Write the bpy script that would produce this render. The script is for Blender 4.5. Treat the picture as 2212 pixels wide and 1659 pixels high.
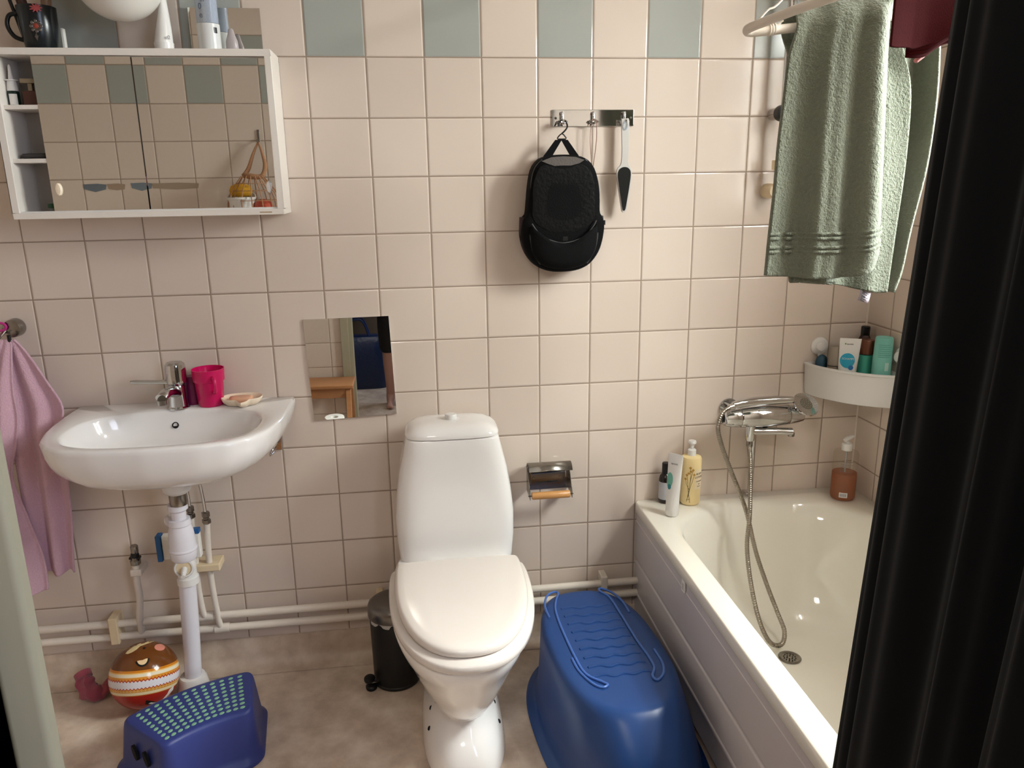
import bpy, bmesh, math, random
from math import pi, sin, cos, radians as R
from mathutils import Vector, Matrix, Euler
random.seed(7)
S = bpy.context.scene
for o in list(bpy.data.objects): bpy.data.objects.remove(o)
COL = S.collection

# ------------------------------------------------------------------ camera
cam = bpy.data.cameras.new('camera'); co = bpy.data.objects.new('camera', cam); COL.objects.link(co)
cam.sensor_fit = 'HORIZONTAL'; cam.sensor_width = 36.0; cam.lens = 1678.24 / 2212 * 36.0
cam.clip_start = 0.02
co.location = (0.2325, -2.1846, 1.4307)
co.rotation_euler = (1.31322402, 0.01441852, -0.1340304)
S.camera = co

# ------------------------------------------------------------------ view
S.view_settings.view_transform = 'Standard'; S.view_settings.look = 'None'
S.view_settings.exposure = 0.15; S.view_settings.gamma = 1.0; S.view_settings.use_curve_mapping = False

# ------------------------------------------------------------------ world (daylight outside)
W = bpy.data.worlds.new('world'); S.world = W; W.use_nodes = True
wb = W.node_tree.nodes['Background']; wb.inputs[0].default_value = (0.80, 0.90, 1.0, 1); wb.inputs[1].default_value = 1.0

# ------------------------------------------------------------------ lights
def area(name, loc, target, sx, sy, power, col):
    l = bpy.data.lights.new(name, 'AREA'); l.shape = 'RECTANGLE'; l.size = sx; l.size_y = sy
    l.energy = power; l.color = col
    o = bpy.data.objects.new(name, l); COL.objects.link(o); o.location = loc
    d = Vector(target) - Vector(loc); o.rotation_euler = d.to_track_quat('-Z', 'Y').to_euler()
    return o
area('window_daylight', (1.98, -0.93, 2.02), (0.75, -0.80, 0.55), 0.80, 0.95, 355, (1.0, 0.965, 0.94))
area('hall_cool_light', (1.55, -2.95, 1.75), (-0.3, -1.2, 0.9), 0.8, 1.1, 22, (0.70, 0.79, 1.0))  # cool light from the hall side; its source is unseen
area('hall_fill', (0.0, -2.35, 2.28), (0.75, -0.3, 0.5), 0.4, 0.4, 12, (1.0, 0.93, 0.84))  # fill light added to brighten the surfaces facing the camera

# ------------------------------------------------------------------ materials
def newmat(name):
    m = bpy.data.materials.new(name); m.use_nodes = True
    return m, m.node_tree, m.node_tree.nodes['Principled BSDF']
def srgb(r, g, b):
    f = lambda c: (c/255/12.92) if c/255 <= .04045 else ((c/255+.055)/1.055)**2.4
    return (f(r), f(g), f(b), 1)
def mat(name, c, rough=.4, metal=0, var=.04, vscale=12, bump=0, bscale=300, coat=0, trans=0, ior=1.45, sheen=0, detail=3, sub=0, alpha=1):
    """plain procedural material: a colour with faint noise variation and optional noise bump"""
    m, t, p = newmat(name)
    c = srgb(*c)
    tc = t.nodes.new('ShaderNodeTexCoord')
    n = t.nodes.new('ShaderNodeTexNoise'); n.inputs['Scale'].default_value = vscale; n.inputs['Detail'].default_value = detail
    t.links.new(tc.outputs['Object'], n.inputs['Vector'])
    mx = t.nodes.new('ShaderNodeMix'); mx.data_type = 'RGBA'
    mx.inputs[6].default_value = tuple(min(1, x*(1-var)) for x in c[:3])+(1,)
    mx.inputs[7].default_value = tuple(min(1, x*(1+var)) for x in c[:3])+(1,)
    t.links.new(n.outputs['Fac'], mx.inputs[0]); t.links.new(mx.outputs[2], p.inputs['Base Color'])
    p.inputs['Roughness'].default_value = rough; p.inputs['Metallic'].default_value = metal
    p.inputs['IOR'].default_value = ior
    p.inputs['Coat Weight'].default_value = coat; p.inputs['Coat Roughness'].default_value = .05
    p.inputs['Transmission Weight'].default_value = trans
    p.inputs['Sheen Weight'].default_value = sheen
    p.inputs['Alpha'].default_value = alpha
    if sub: p.inputs['Subsurface Weight'].default_value = sub; p.inputs['Subsurface Radius'].default_value = (.01, .008, .006); p.inputs['Subsurface Scale'].default_value = 1
    if bump:
        nb = t.nodes.new('ShaderNodeTexNoise'); nb.inputs['Scale'].default_value = bscale; nb.inputs['Detail'].default_value = 2
        t.links.new(tc.outputs['Object'], nb.inputs['Vector'])
        b = t.nodes.new('ShaderNodeBump'); b.inputs['Strength'].default_value = bump; b.inputs['Distance'].default_value = .004
        t.links.new(nb.outputs['Fac'], b.inputs['Height']); t.links.new(b.outputs['Normal'], p.inputs['Normal'])
    return m

def tile_mat(name, axis, u0, accents, z0=1.7415):
    """15 cm glazed tiles: axis 0/1 = tiles run along x/y, u0 = a vertical joint, accents = list of (row, parity)"""
    m, t, p = newmat(name); N = t.nodes; L = t.links
    def math_(op, a, b=None, c=None):
        n = N.new('ShaderNodeMath'); n.operation = op
        for i, v in enumerate((a, b, c)):
            if v is None: continue
            if isinstance(v, (int, float)): n.inputs[i].default_value = v
            else: L.new(v, n.inputs[i])
        return n.outputs[0]
    g = N.new('ShaderNodeNewGeometry'); sp = N.new('ShaderNodeSeparateXYZ'); L.new(g.outputs['Position'], sp.inputs[0])
    u = math_('DIVIDE', math_('SUBTRACT', sp.outputs[axis], u0), .15)
    v = math_('DIVIDE', math_('SUBTRACT', sp.outputs[2], z0), .15)
    fu = math_('FRACT', u); fv = math_('FRACT', v); iu = math_('FLOOR', u); iv = math_('FLOOR', v)
    du = math_('MINIMUM', fu, math_('SUBTRACT', 1, fu)); dv = math_('MINIMUM', fv, math_('SUBTRACT', 1, fv))
    # joints wander by a hair
    nz = N.new('ShaderNodeTexNoise'); nz.inputs['Scale'].default_value = 16; L.new(g.outputs['Position'], nz.inputs['Vector'])
    d = math_('MINIMUM', du, dv)
    d = math_('ADD', d, math_('MULTIPLY', math_('SUBTRACT', nz.outputs['Fac'], .5), .006))
    tile = N.new('ShaderNodeMapRange'); tile.interpolation_type = 'SMOOTHSTEP'
    tile.inputs['From Min'].default_value = .0085; tile.inputs['From Max'].default_value = .013; L.new(d, tile.inputs['Value'])
    hgt = N.new('ShaderNodeMapRange'); hgt.interpolation_type = 'SMOOTHSTEP'
    hgt.inputs['From Min'].default_value = .004; hgt.inputs['From Max'].default_value = .034; L.new(d, hgt.inputs['Value'])
    cx = N.new('ShaderNodeCombineXYZ'); L.new(iu, cx.inputs[0]); L.new(iv, cx.inputs[1])
    wn = N.new('ShaderNodeTexWhiteNoise'); wn.noise_dimensions = '3D'; L.new(cx.outputs[0], wn.inputs['Vector'])
    base = N.new('ShaderNodeMix'); base.data_type = 'RGBA'
    base.inputs[6].default_value = srgb(213, 197, 184); base.inputs[7].default_value = srgb(221, 206, 193)
    L.new(wn.outputs['Value'], base.inputs[0]); cur = base.outputs[2]
    for row, par in accents:
        isrow = math_('COMPARE', iv, row, .1)
        even = math_('COMPARE', math_('FLOORED_MODULO', iu, 2), par, .1)
        f = math_('MULTIPLY', isrow, even)
        a = N.new('ShaderNodeMix'); a.data_type = 'RGBA'; L.new(f, a.inputs[0]); L.new(cur, a.inputs[6])
        a.inputs[7].default_value = srgb(165, 168, 162); cur = a.outputs[2]
    gm = N.new('ShaderNodeMix'); gm.data_type = 'RGBA'; gm.inputs[6].default_value = srgb(154, 134, 118)
    L.new(tile.outputs[0], gm.inputs[0]); L.new(cur, gm.inputs[7]); L.new(gm.outputs[2], p.inputs['Base Color'])
    rr = N.new('ShaderNodeMapRange'); rr.inputs['To Min'].default_value = .8; rr.inputs['To Max'].default_value = .12
    L.new(tile.outputs[0], rr.inputs['Value']); L.new(rr.outputs[0], p.inputs['Roughness'])
    # each tile sits at its own tiny tilt
    wv = N.new('ShaderNodeTexNoise'); wv.inputs['Scale'].default_value = 3.5; L.new(g.outputs['Position'], wv.inputs['Vector'])
    h2 = math_('ADD', hgt.outputs[0], math_('MULTIPLY', wv.outputs['Fac'], .6))
    tl = math_('MULTIPLY', math_('ADD', math_('MULTIPLY', math_('SUBTRACT', fu, .5), math_('SUBTRACT', wn.outputs['Value'], .5)),
                                 math_('MULTIPLY', math_('SUBTRACT', fv, .5), math_('SUBTRACT', math_('FRACT', math_('MULTIPLY', wn.outputs['Value'], 7.3)), .5))), .55)
    h3 = math_('ADD', h2, tl)
    b = N.new('ShaderNodeBump'); b.inputs['Strength'].default_value = 1.0; b.inputs['Distance'].default_value = .0011
    L.new(h3, b.inputs['Height']); L.new(b.outputs['Normal'], p.inputs['Normal'])
    return m

def mirror_mat():
    m, t, p = newmat('mirror_silver'); p.inputs['Metallic'].default_value = 1; p.inputs['Roughness'].default_value = .012
    n = t.nodes.new('ShaderNodeTexNoise'); n.inputs['Scale'].default_value = 30
    mx = t.nodes.new('ShaderNodeMix'); mx.data_type = 'RGBA'; mx.inputs[6].default_value = (.84, .85, .83, 1); mx.inputs[7].default_value = (.88, .89, .87, 1)
    t.links.new(n.outputs['Fac'], mx.inputs[0]); t.links.new(mx.outputs[2], p.inputs['Base Color']); return m

def floor_mat():
    m, t, p = newmat('floor_vinyl'); N = t.nodes; L = t.links
    tc = N.new('ShaderNodeTexCoord')
    n = N.new('ShaderNodeTexNoise'); n.inputs['Scale'].default_value = 9; n.inputs['Detail'].default_value = 6; n.inputs['Roughness'].default_value = .6
    L.new(tc.outputs['Object'], n.inputs['Vector'])
    r = N.new('ShaderNodeValToRGB'); e = r.color_ramp.elements
    e[0].position = .36; e[0].color = srgb(188, 167, 147); e[1].position = .66; e[1].color = srgb(226, 209, 190)
    k = r.color_ramp.elements.new(.5); k.color = srgb(208, 188, 168)
    L.new(n.outputs['Fac'], r.inputs[0]); L.new(r.outputs[0], p.inputs['Base Color'])
    p.inputs['Roughness'].default_value = .42
    n2 = N.new('ShaderNodeTexNoise'); n2.inputs['Scale'].default_value = 90; L.new(tc.outputs['Object'], n2.inputs['Vector'])
    b = N.new('ShaderNodeBump'); b.inputs['Strength'].default_value = .25; b.inputs['Distance'].default_value = .002
    L.new(n2.outputs['Fac'], b.inputs['Height']); L.new(b.outputs['Normal'], p.inputs['Normal']); return m

def terry_mat(name, c, scale=230, strength=1.0, trans=.18, dist=.005, sheen=.35):
    m, t, p = newmat(name); N = t.nodes; L = t.links
    tc = N.new('ShaderNodeTexCoord')
    n = N.new('ShaderNodeTexNoise'); n.inputs['Scale'].default_value = scale; n.inputs['Detail'].default_value = 3; n.inputs['Roughness'].default_value = .7
    L.new(tc.outputs['Object'], n.inputs['Vector'])
    c = srgb(*c)
    mx = N.new('ShaderNodeMix'); mx.data_type = 'RGBA'; mx.inputs[6].default_value = tuple(x*.78 for x in c[:3])+(1,)
    mx.inputs[7].default_value = tuple(min(1, x*1.15) for x in c[:3])+(1,)
    L.new(n.outputs['Fac'], mx.inputs[0]); L.new(mx.outputs[2], p.inputs['Base Color'])
    p.inputs['Roughness'].default_value = .95; p.inputs['Specular IOR Level'].default_value = .15; p.inputs['Sheen Weight'].default_value = sheen; p.inputs['Sheen Roughness'].default_value = .6
    b = N.new('ShaderNodeBump'); b.inputs['Strength'].default_value = strength; b.inputs['Distance'].default_value = dist
    L.new(n.outputs['Fac'], b.inputs['Height']); L.new(b.outputs['Normal'], p.inputs['Normal'])
    tr = N.new('ShaderNodeBsdfTranslucent'); L.new(mx.outputs[2], tr.inputs[0]); ms = N.new('ShaderNodeMixShader'); ms.inputs[0].default_value = trans
    out = N['Material Output']; L.new(p.outputs[0], ms.inputs[1]); L.new(tr.outputs[0], ms.inputs[2]); L.new(ms.outputs[0], out.inputs['Surface'])
    return m

def translucent_mat(name, c, rough=.35, f=.45):
    m, t, p = newmat(name); N = t.nodes; L = t.links; c = srgb(*c)
    n = N.new('ShaderNodeTexNoise'); n.inputs['Scale'].default_value = 6
    mx = N.new('ShaderNodeMix'); mx.data_type = 'RGBA'; mx.inputs[6].default_value = tuple(x*.9 for x in c[:3])+(1,); mx.inputs[7].default_value = c
    L.new(n.outputs['Fac'], mx.inputs[0]); L.new(mx.outputs[2], p.inputs['Base Color']); p.inputs['Roughness'].default_value = rough
    tr = N.new('ShaderNodeBsdfTranslucent'); L.new(mx.outputs[2], tr.inputs[0]); ms = N.new('ShaderNodeMixShader'); ms.inputs[0].default_value = f
    out = N['Material Output']; L.new(p.outputs[0], ms.inputs[1]); L.new(tr.outputs[0], ms.inputs[2]); L.new(ms.outputs[0], out.inputs['Surface'])
    return m

def clear_mat(name, c=(235, 238, 240), mixf=.25, rough=.08):
    """thin clear plastic / window glass: mostly see-through with a glossy film"""
    m, t, p = newmat(name); N = t.nodes; L = t.links; c = srgb(*c)
    p.inputs['Base Color'].default_value = c; p.inputs['Roughness'].default_value = rough
    tp = N.new('ShaderNodeBsdfTransparent'); tp.inputs[0].default_value = c
    n = N.new('ShaderNodeTexNoise'); n.inputs['Scale'].default_value = 20
    mr = N.new('ShaderNodeMapRange'); mr.inputs['To Min'].default_value = mixf*.85; mr.inputs['To Max'].default_value = mixf*1.15
    L.new(n.outputs['Fac'], mr.inputs['Value'])
    ms = N.new('ShaderNodeMixShader'); L.new(mr.outputs[0], ms.inputs[0])
    out = N['Material Output']; L.new(tp.outputs[0], ms.inputs[1]); L.new(p.outputs[0], ms.inputs[2]); L.new(ms.outputs[0], out.inputs['Surface'])
    return m

def wood_mat(name, c1, c2, scale=8, axis=0, rough=.5):
    m, t, p = newmat(name); N = t.nodes; L = t.links
    tc = N.new('ShaderNodeTexCoord'); mp = N.new('ShaderNodeMapping')
    s = [scale*5]*3; s[axis] = scale*.5; mp.inputs['Scale'].default_value = s
    L.new(tc.outputs['Object'], mp.inputs['Vector'])
    n = N.new('ShaderNodeTexNoise'); n.inputs['Scale'].default_value = 1.5; n.inputs['Detail'].default_value = 5; L.new(mp.outputs[0], n.inputs['Vector'])
    mx = N.new('ShaderNodeMix'); mx.data_type = 'RGBA'; mx.inputs[6].default_value = srgb(*c1); mx.inputs[7].default_value = srgb(*c2)
    L.new(n.outputs['Fac'], mx.inputs[0]); L.new(mx.outputs[2], p.inputs['Base Color']); p.inputs['Roughness'].default_value = rough
    return m

M_tile_b = tile_mat('tiles_back', 0, 0.0, [(0, 0), (1, 1)])
M_tile_f = tile_mat('tiles_front', 0, -0.797, [(0, 1), (1, 0)], 1.755)
M_tile_r = tile_mat('tiles_right', 1, -0.122, [(0, 0), (1, 1)])
M_tile_l = tile_mat('tiles_left', 1, -0.03, [(0, 0), (1, 1)])
M_floor = floor_mat()
M_ceil = mat('ceiling_paint', (232, 226, 216), .8)
M_porc = mat('porcelain', (238, 234, 231), .09, var=.01, coat=.4)
M_seat = mat('seat_plastic', (222, 213, 205), .18, var=.01)
M_enam = mat('bath_enamel', (238, 233, 220), .07, var=.015, coat=.5)
M_panel = mat('bath_panel_plastic', (200, 193, 193), .22, var=.02)
M_chrome = mat('chrome', (205, 205, 205), .07, 1, var=.02)
M_dchrome = mat('worn_chrome', (150, 145, 138), .25, 1, var=.15, vscale=60)
M_steel = mat('brushed_steel', (120, 116, 112), .3, 1, var=.05)
M_hose = mat('hose_steel', (150, 143, 134), .25, 1, var=.05)
M_mirror = mirror_mat()
M_cab = mat('cabinet_white', (232, 224, 215), .35, var=.015)
M_cabin = mat('cabinet_inside', (190, 184, 178), .6, var=.03)
M_black = mat('black_plastic', (14, 14, 15), .35, var=.1)
M_bag = mat('black_nylon', (5, 5, 6), .85, var=.3, bump=.3, bscale=500)
M_bagmesh = mat('dark_mesh', (8, 8, 8), .5, var=.5, vscale=25, bump=.4, bscale=90)
M_maroon = mat('dark_maroon_nylon', (48, 30, 34), .7)
M_greyfab = mat('grey_fabric', (92, 86, 82), .8, bump=.3)
M_piping = mat('grey_piping', (66, 66, 66), .5)
M_wplast = mat('white_plastic', (228, 225, 221), .28, var=.015)
M_pipew = mat('painted_pipe_white', (222, 211, 198), .3, var=.04, vscale=40, bump=.15, bscale=60)
M_drainw = mat('drain_pipe_white', (226, 222, 228), .2, var=.015)
M_yelplast = mat('aged_cream_plastic', (224, 203, 168), .4, var=.05)
M_pink = mat('pink_plastic', (205, 14, 92), .22, var=.03, sub=.15)
M_plum = mat('plum_glitter', (120, 30, 75), .3, var=.4, vscale=300)
M_soapd = mat('cream_plastic', (240, 222, 196), .3, var=.03)
M_soap = mat('soap', (222, 172, 140), .4, var=.08)
M_blues = mat('stool_blue', (46, 58, 122), .42, var=.03)
M_green = mat('dot_green', (128, 176, 140), .6, var=.08, vscale=200)
M_tub = translucent_mat('baby_bath_blue', (44, 84, 150), .32, .30)
M_tubline = mat('baby_bath_ridge', (70, 108, 180), .35)
M_terryg = terry_mat('terry_sage', (122, 127, 110), 150, trans=.06, dist=.006, sheen=.2)
M_terryp = terry_mat('terry_pink', (236, 192, 208), 260, .7)
M_red = terry_mat('knit_burgundy', (60, 5, 8), 500, .3, .02, .001, 0)
M_pinkc = terry_mat('cloth_old_pink', (160, 70, 84), 300, .5, .05, .003)
M_curt = mat('curtain_black', (6, 7, 10), .8, var=.1, sheen=.05)
M_wood = wood_mat('roller_wood', (196, 140, 84), (214, 160, 100), 12, 0, .35)
M_woods = wood_mat('stool_wood', (150, 100, 62), (176, 122, 78), 8, 0, .5)
M_frame = mat('door_frame_paint', (168, 162, 140), .45, var=.03)
M_hall = mat('hall_wall_paint', (120, 104, 86), .8)
M_paper = mat('paper_white', (232, 228, 220), .9)
M_clear = clear_mat('window_glass', (235, 240, 240), .12, .02)
M_clearp = clear_mat('clear_plastic', (222, 228, 236), .38, .15)
M_skin = mat('skin', (190, 146, 132), .55, var=.05, sub=.1)
M_dark = mat('hole_dark', (8, 7, 6), .9)

for m_ in (M_curt, M_bag, M_bagmesh): m_.node_tree.nodes['Principled BSDF'].inputs['Specular IOR Level'].default_value = .2
# ------------------------------------------------------------------ mesh helpers
class MB:
    def __init__(s): s.v = []; s.f = []; s.mi = []
    def add(s, v, f, mi=0):
        b = len(s.v); s.v += [tuple(p) for p in v]; s.f += [tuple(i+b for i in q) for q in f]; s.mi += [mi]*len(f); return s
    def box(s, x0, x1, y0, y1, z0, z1, mi=0):
        v = [(x, y, z) for z in (z0, z1) for y in (y0, y1) for x in (x0, x1)]
        return s.add(v, [(0, 2, 3, 1), (4, 5, 7, 6), (0, 1, 5, 4), (2, 6, 7, 3), (0, 4, 6, 2), (1, 3, 7, 5)], mi)
    def loft(s, rings, cap0=True, cap1=True, closed=True, mi=0):
        n = len(rings[0]); v = [p for r in rings for p in r]; f = []
        for k in range(len(rings)-1):
            for i in range(n if closed else n-1):
                j = (i+1) % n
                f.append((k*n+i, k*n+j, (k+1)*n+j, (k+1)*n+i))
        if cap0: f.append(tuple(reversed(range(n))))
        if cap1: f.append(tuple((len(rings)-1)*n+i for i in range(n)))
        return s.add(v, f, mi)
    def lathe(s, prof, c=(0, 0, 0), axis='z', n=32, mi=0, d=None):
        """prof = [(r, h)...] along axis"""
        rings = []
        if d is not None: q = Vector(d).normalized().to_track_quat('Z', 'Y').to_matrix()
        elif axis == 'x': q = Matrix(((0, 0, 1), (0, 1, 0), (-1, 0, 0)))
        elif axis == 'y': q = Matrix(((1, 0, 0), (0, 0, 1), (0, -1, 0)))
        else: q = Matrix.Identity(3)
        C = Vector(c)
        for r, h in prof:
            r = max(r, 1e-5)
            rings.append([C + q @ Vector((r*cos(2*pi*i/n), r*sin(2*pi*i/n), h)) for i in range(n)])
        return s.loft(rings, mi=mi)
    def tube(s, pts, r, n=12, sm=6, mi=0, flat=1.0, closed=False):
        """swept tube through points (Catmull-Rom); r is a number or one per point"""
        P = [Vector(p) for p in pts]; rs = r if isinstance(r, (list, tuple)) else [r]*len(P)
        if sm > 1 and (len(P) > 2):
            Q = []; RR = []; m = len(P)
            seg = m if closed else m-1
            for i in range(seg):
                a = P[(i-1) % m] if (closed or i > 0) else P[0]; b = P[i]; c = P[(i+1) % m]
                d = P[(i+2) % m] if (closed or i < m-2) else P[-1]
                for k in range(sm):
                    t = k/sm
                    Q.append(.5*((2*b)+(-a+c)*t+(2*a-5*b+4*c-d)*t*t+(-a+3*b-3*c+d)*t**3)); RR.append(rs[i]*(1-t)+rs[(i+1) % m]*t)
            if not closed: Q.append(P[-1]); RR.append(rs[-1])
            P, rs = Q, RR
        up = None; rings = []
        for i, p in enumerate(P):
            if closed: tg = (P[(i+1) % len(P)]-P[i-1]).normalized()
            else: tg = (P[min(i+1, len(P)-1)]-P[max(i-1, 0)]).normalized()
            if up is None:
                up = Vector((0, 0, 1)) if abs(tg.z) < .9 else Vector((0, 1, 0))
            up = (up - tg*up.dot(tg)).normalized(); sd = tg.cross(up)
            rings.append([p + rs[i]*(sd*cos(2*pi*k/n)+up*sin(2*pi*k/n)*flat) for k in range(n)])
        if closed: rings.append(rings[0]); return s.loft(rings, False, False, mi=mi)
        return s.loft(rings, mi=mi)
    def grid(s, rows, mi=0):
        return s.loft(rows, False, False, closed=False, mi=mi)

def se(cx, cy, a, bf, bb, z, n=2.5, N=64):
    """closed superellipse ring; bf = half extent toward -y, bb toward +y"""
    o = []
    for k in range(N):
        t = 2*pi*k/N; c, s_ = cos(t), sin(t)
        x = a*math.copysign(abs(c)**(2/n), c); y = (bb if s_ > 0 else bf)*math.copysign(abs(s_)**(2/n), s_)
        o.append((cx+x, cy+y, z))
    return o
def cat_closed(P, m=8):
    o = []; n = len(P)
    for i in range(n):
        a, b, c, d = [Vector(P[(i+k) % n]) for k in (-1, 0, 1, 2)]
        for k in range(m):
            t = k/m; o.append(.5*((2*b)+(-a+c)*t+(2*a-5*b+4*c-d)*t*t+(-a+3*b-3*c+d)*t**3))
    return o
def star(poly, c, N=72):
    """resample a star-shaped 2D polygon at equal angles about c"""
    o = []; n = len(poly)
    for k in range(N):
        t = 2*pi*k/N; dx, dy = cos(t), sin(t); best = None
        for i in range(n):
            ax, ay = poly[i][0]-c[0], poly[i][1]-c[1]; bx, by = poly[(i+1) % n][0]-c[0], poly[(i+1) % n][1]-c[1]
            ex, ey = bx-ax, by-ay; den = dx*ey-dy*ex
            if abs(den) < 1e-12: continue
            r = (ax*ey-ay*ex)/den; w = (ax*dy-ay*dx)/den
            if r > 0 and -1e-6 <= w <= 1+1e-6 and (best is None or r > best): best = r
        o.append((c[0]+dx*best, c[1]+dy*best))
    return o
def cat_grid(ctrl, m=6, k=6):
    """smooth a coarse grid of control points both ways"""
    def line(P, m):
        P = [Vector(p) for p in P]; o = []
        for i in range(len(P)-1):
            a = P[i-1] if i else P[0]*2-P[1]; b, c = P[i], P[i+1]; d = P[i+2] if i+2 < len(P) else P[-1]*2-P[-2]
            for j in range(m):
                t = j/m; o.append(.5*((2*b)+(-a+c)*t+(2*a-5*b+4*c-d)*t*t+(-a+3*b-3*c+d)*t**3))
        o.append(P[-1]); return o
    rows = [line(r, m) for r in ctrl]; cols = list(zip(*rows)); cols = [line(c, k) for c in cols]
    return [list(r) for r in zip(*cols)]

WM = {}
def mesh_of(name, mb, inv=None, ang=35):
    me = bpy.data.meshes.new(name)
    v = [tuple(inv @ Vector(p)) for p in mb.v] if inv is not None else mb.v
    me.from_pydata(v, [], mb.f); me.validate(); me.update()
    for i, p in enumerate(me.polygons):
        p.use_smooth = True
        if i < len(mb.mi): p.material_index = mb.mi[i]
    bm = bmesh.new(); bm.from_mesh(me); bmesh.ops.remove_doubles(bm, verts=bm.verts, dist=1e-6)
    bmesh.ops.recalc_face_normals(bm, faces=bm.faces); bm.to_mesh(me); bm.free()
    if ang: me.set_sharp_from_angle(angle=R(ang))
    return me
def finish(o, mats, bevel, sub, solid):
    for m in (mats if isinstance(mats, (list, tuple)) else [mats]): o.data.materials.append(m)
    if solid:
        d = o.modifiers.new('thickness', 'SOLIDIFY'); d.thickness = solid; d.offset = 0
    if bevel:
        b = o.modifiers.new('bevel', 'BEVEL'); b.width = bevel; b.segments = 3; b.limit_method = 'ANGLE'; b.angle_limit = R(40); b.harden_normals = True
    if sub:
        s_ = o.modifiers.new('sub', 'SUBSURF'); s_.levels = sub; s_.render_levels = sub
def thing(name, label, cat, loc=(0, 0, 0), rz=0, group=None):
    o = bpy.data.objects.new(name, None); COL.objects.link(o); o.location = loc; o.rotation_euler = (0, 0, rz); o.empty_display_size = .03
    o['label'] = label; o['category'] = cat
    if group: o['group'] = group
    WM[o.name] = Matrix.Translation(loc) @ Matrix.Rotation(rz, 4, 'Z'); return o
def part(name, mb, m, parent, local=False, bevel=0, sub=0, solid=0, ang=35, label=None):
    me = mesh_of(name, mb, None if local else WM[parent.name].inverted(), ang)
    o = bpy.data.objects.new(name, me); COL.objects.link(o); o.parent = parent; WM[o.name] = WM[parent.name]
    finish(o, m, bevel, sub, solid)
    if label: o['label'] = label
    return o
def solo(name, mb, m, label, cat, loc=(0, 0, 0), bevel=0, sub=0, solid=0, ang=35, group=None):
    me = mesh_of(name, mb, Matrix.Translation(loc).inverted(), ang)
    o = bpy.data.objects.new(name, me); COL.objects.link(o); o.location = loc; finish(o, m, bevel, sub, solid)
    o['label'] = label; o['category'] = cat
    if group: o['group'] = group
    WM[o.name] = Matrix.Translation(loc); return o
def struct(name, mb, m, bevel=0, parent=None, ang=35, sub=0):
    me = mesh_of(name, mb, None, ang); o = bpy.data.objects.new(name, me); COL.objects.link(o); finish(o, m, bevel, sub, 0)
    if parent: o.parent = parent
    else: o['kind'] = 'structure'
    WM[o.name] = Matrix.Identity(4); return o
def text_mb(string, size, ext=.0002, align='CENTER', spacing=1.0):
    cu = bpy.data.curves.new('t', 'FONT'); cu.body = string; cu.size = size; cu.extrude = ext; cu.align_x = align; cu.align_y = 'CENTER'; cu.space_character = spacing
    cu.resolution_u = 3
    o = bpy.data.objects.new('t', cu); me = bpy.data.meshes.new_from_object(o)
    mb = MB(); mb.add([tuple(v.co) for v in me.vertices], [tuple(p.vertices) for p in me.polygons])
    bpy.data.objects.remove(o); bpy.data.curves.remove(cu); bpy.data.meshes.remove(me); return mb
def wrap(mb, c, rad, phi0, z0, lift=.0003, rx=1, ry=1):
    """lay a flat mesh (x right, y up) onto an upright cylinder about c"""
    out = MB()
    out.add([(c[0]+(rad+lift+p[2])*rx*cos(phi0+p[0]/rad), c[1]+(rad+lift+p[2])*ry*sin(phi0+p[0]/rad), z0+p[1]) for p in mb.v], mb.f)
    return out
def disc2d(cx, cy, rx, ry, n=24, rot=0):
    mb = MB(); pts = [(cx, cy, 0)]
    for k in range(n):
        x = rx*cos(2*pi*k/n); y = ry*sin(2*pi*k/n)
        pts.append((cx+x*cos(rot)-y*sin(rot), cy+x*sin(rot)+y*cos(rot), 0))
    mb.add(pts, [(0, 1+k, 1+(k+1) % n) for k in range(n)]); return mb
def rect2d(x0, x1, y0, y1, nx=10, ny=1):
    mb = MB(); v = [(x0+(x1-x0)*i/nx, y0+(y1-y0)*j/ny, 0) for j in range(ny+1) for i in range(nx+1)]
    f = [(j*(nx+1)+i, j*(nx+1)+i+1, (j+1)*(nx+1)+i+1, (j+1)*(nx+1)+i) for j in range(ny) for i in range(nx)]
    return mb.add(v, f)
def place(mb, loc, rot):
    q = Matrix.Translation(loc) @ Euler(rot).to_matrix().to_4x4(); out = MB(); out.add([tuple(q @ Vector(p)) for p in mb.v], mb.f, 0); return out

XR = 1.618; XL = -1.45; YF = -1.62; ZC = 2.35; ZT = 0.0915
# ================================================================== SETTING
struct('floor', MB().box(-1.6, 2.2, -3.5, .03, -.05, 0), M_floor)
struct('ceiling', MB().box(-1.6, 2.2, -3.5, .1, ZC, ZC+.05), M_ceil)
struct('wall_back', MB().box(XL-.1, XR+.1, 0, .1, ZT-.01, ZC), M_tile_b)
struct('wall_left', MB().box(XL-.1, XL, YF-.1, 0, 0, ZC), M_tile_l)
wy0, wy1, wz0, wz1 = -1.22, -.62, 1.30, 2.05
struct('wall_right', MB().box(XR, XR+.16, wy1, 0, 0, ZC).box(XR, XR+.16, -1.72, wy0, 0, ZC).box(XR, XR+.16, wy0, wy1, 0, wz0).box(XR, XR+.16, wy0, wy1, wz1, ZC), M_tile_r)
dx0, dx1, dz = -.088, .885, 2.02
struct('wall_front', MB().box(XL, dx0, YF-.1, YF, 0, ZC).box(dx1, XR, YF-.1, YF, 0, ZC).box(dx0, dx1, YF-.1, YF, dz, ZC), M_tile_f)
# corner grout beads
struct('trim_1', MB().tube([(XR-.001, -.001, .4), (XR-.001, -.001, ZC)], .0035, 8), mat('silicone', (226, 212, 198), .4))
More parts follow.
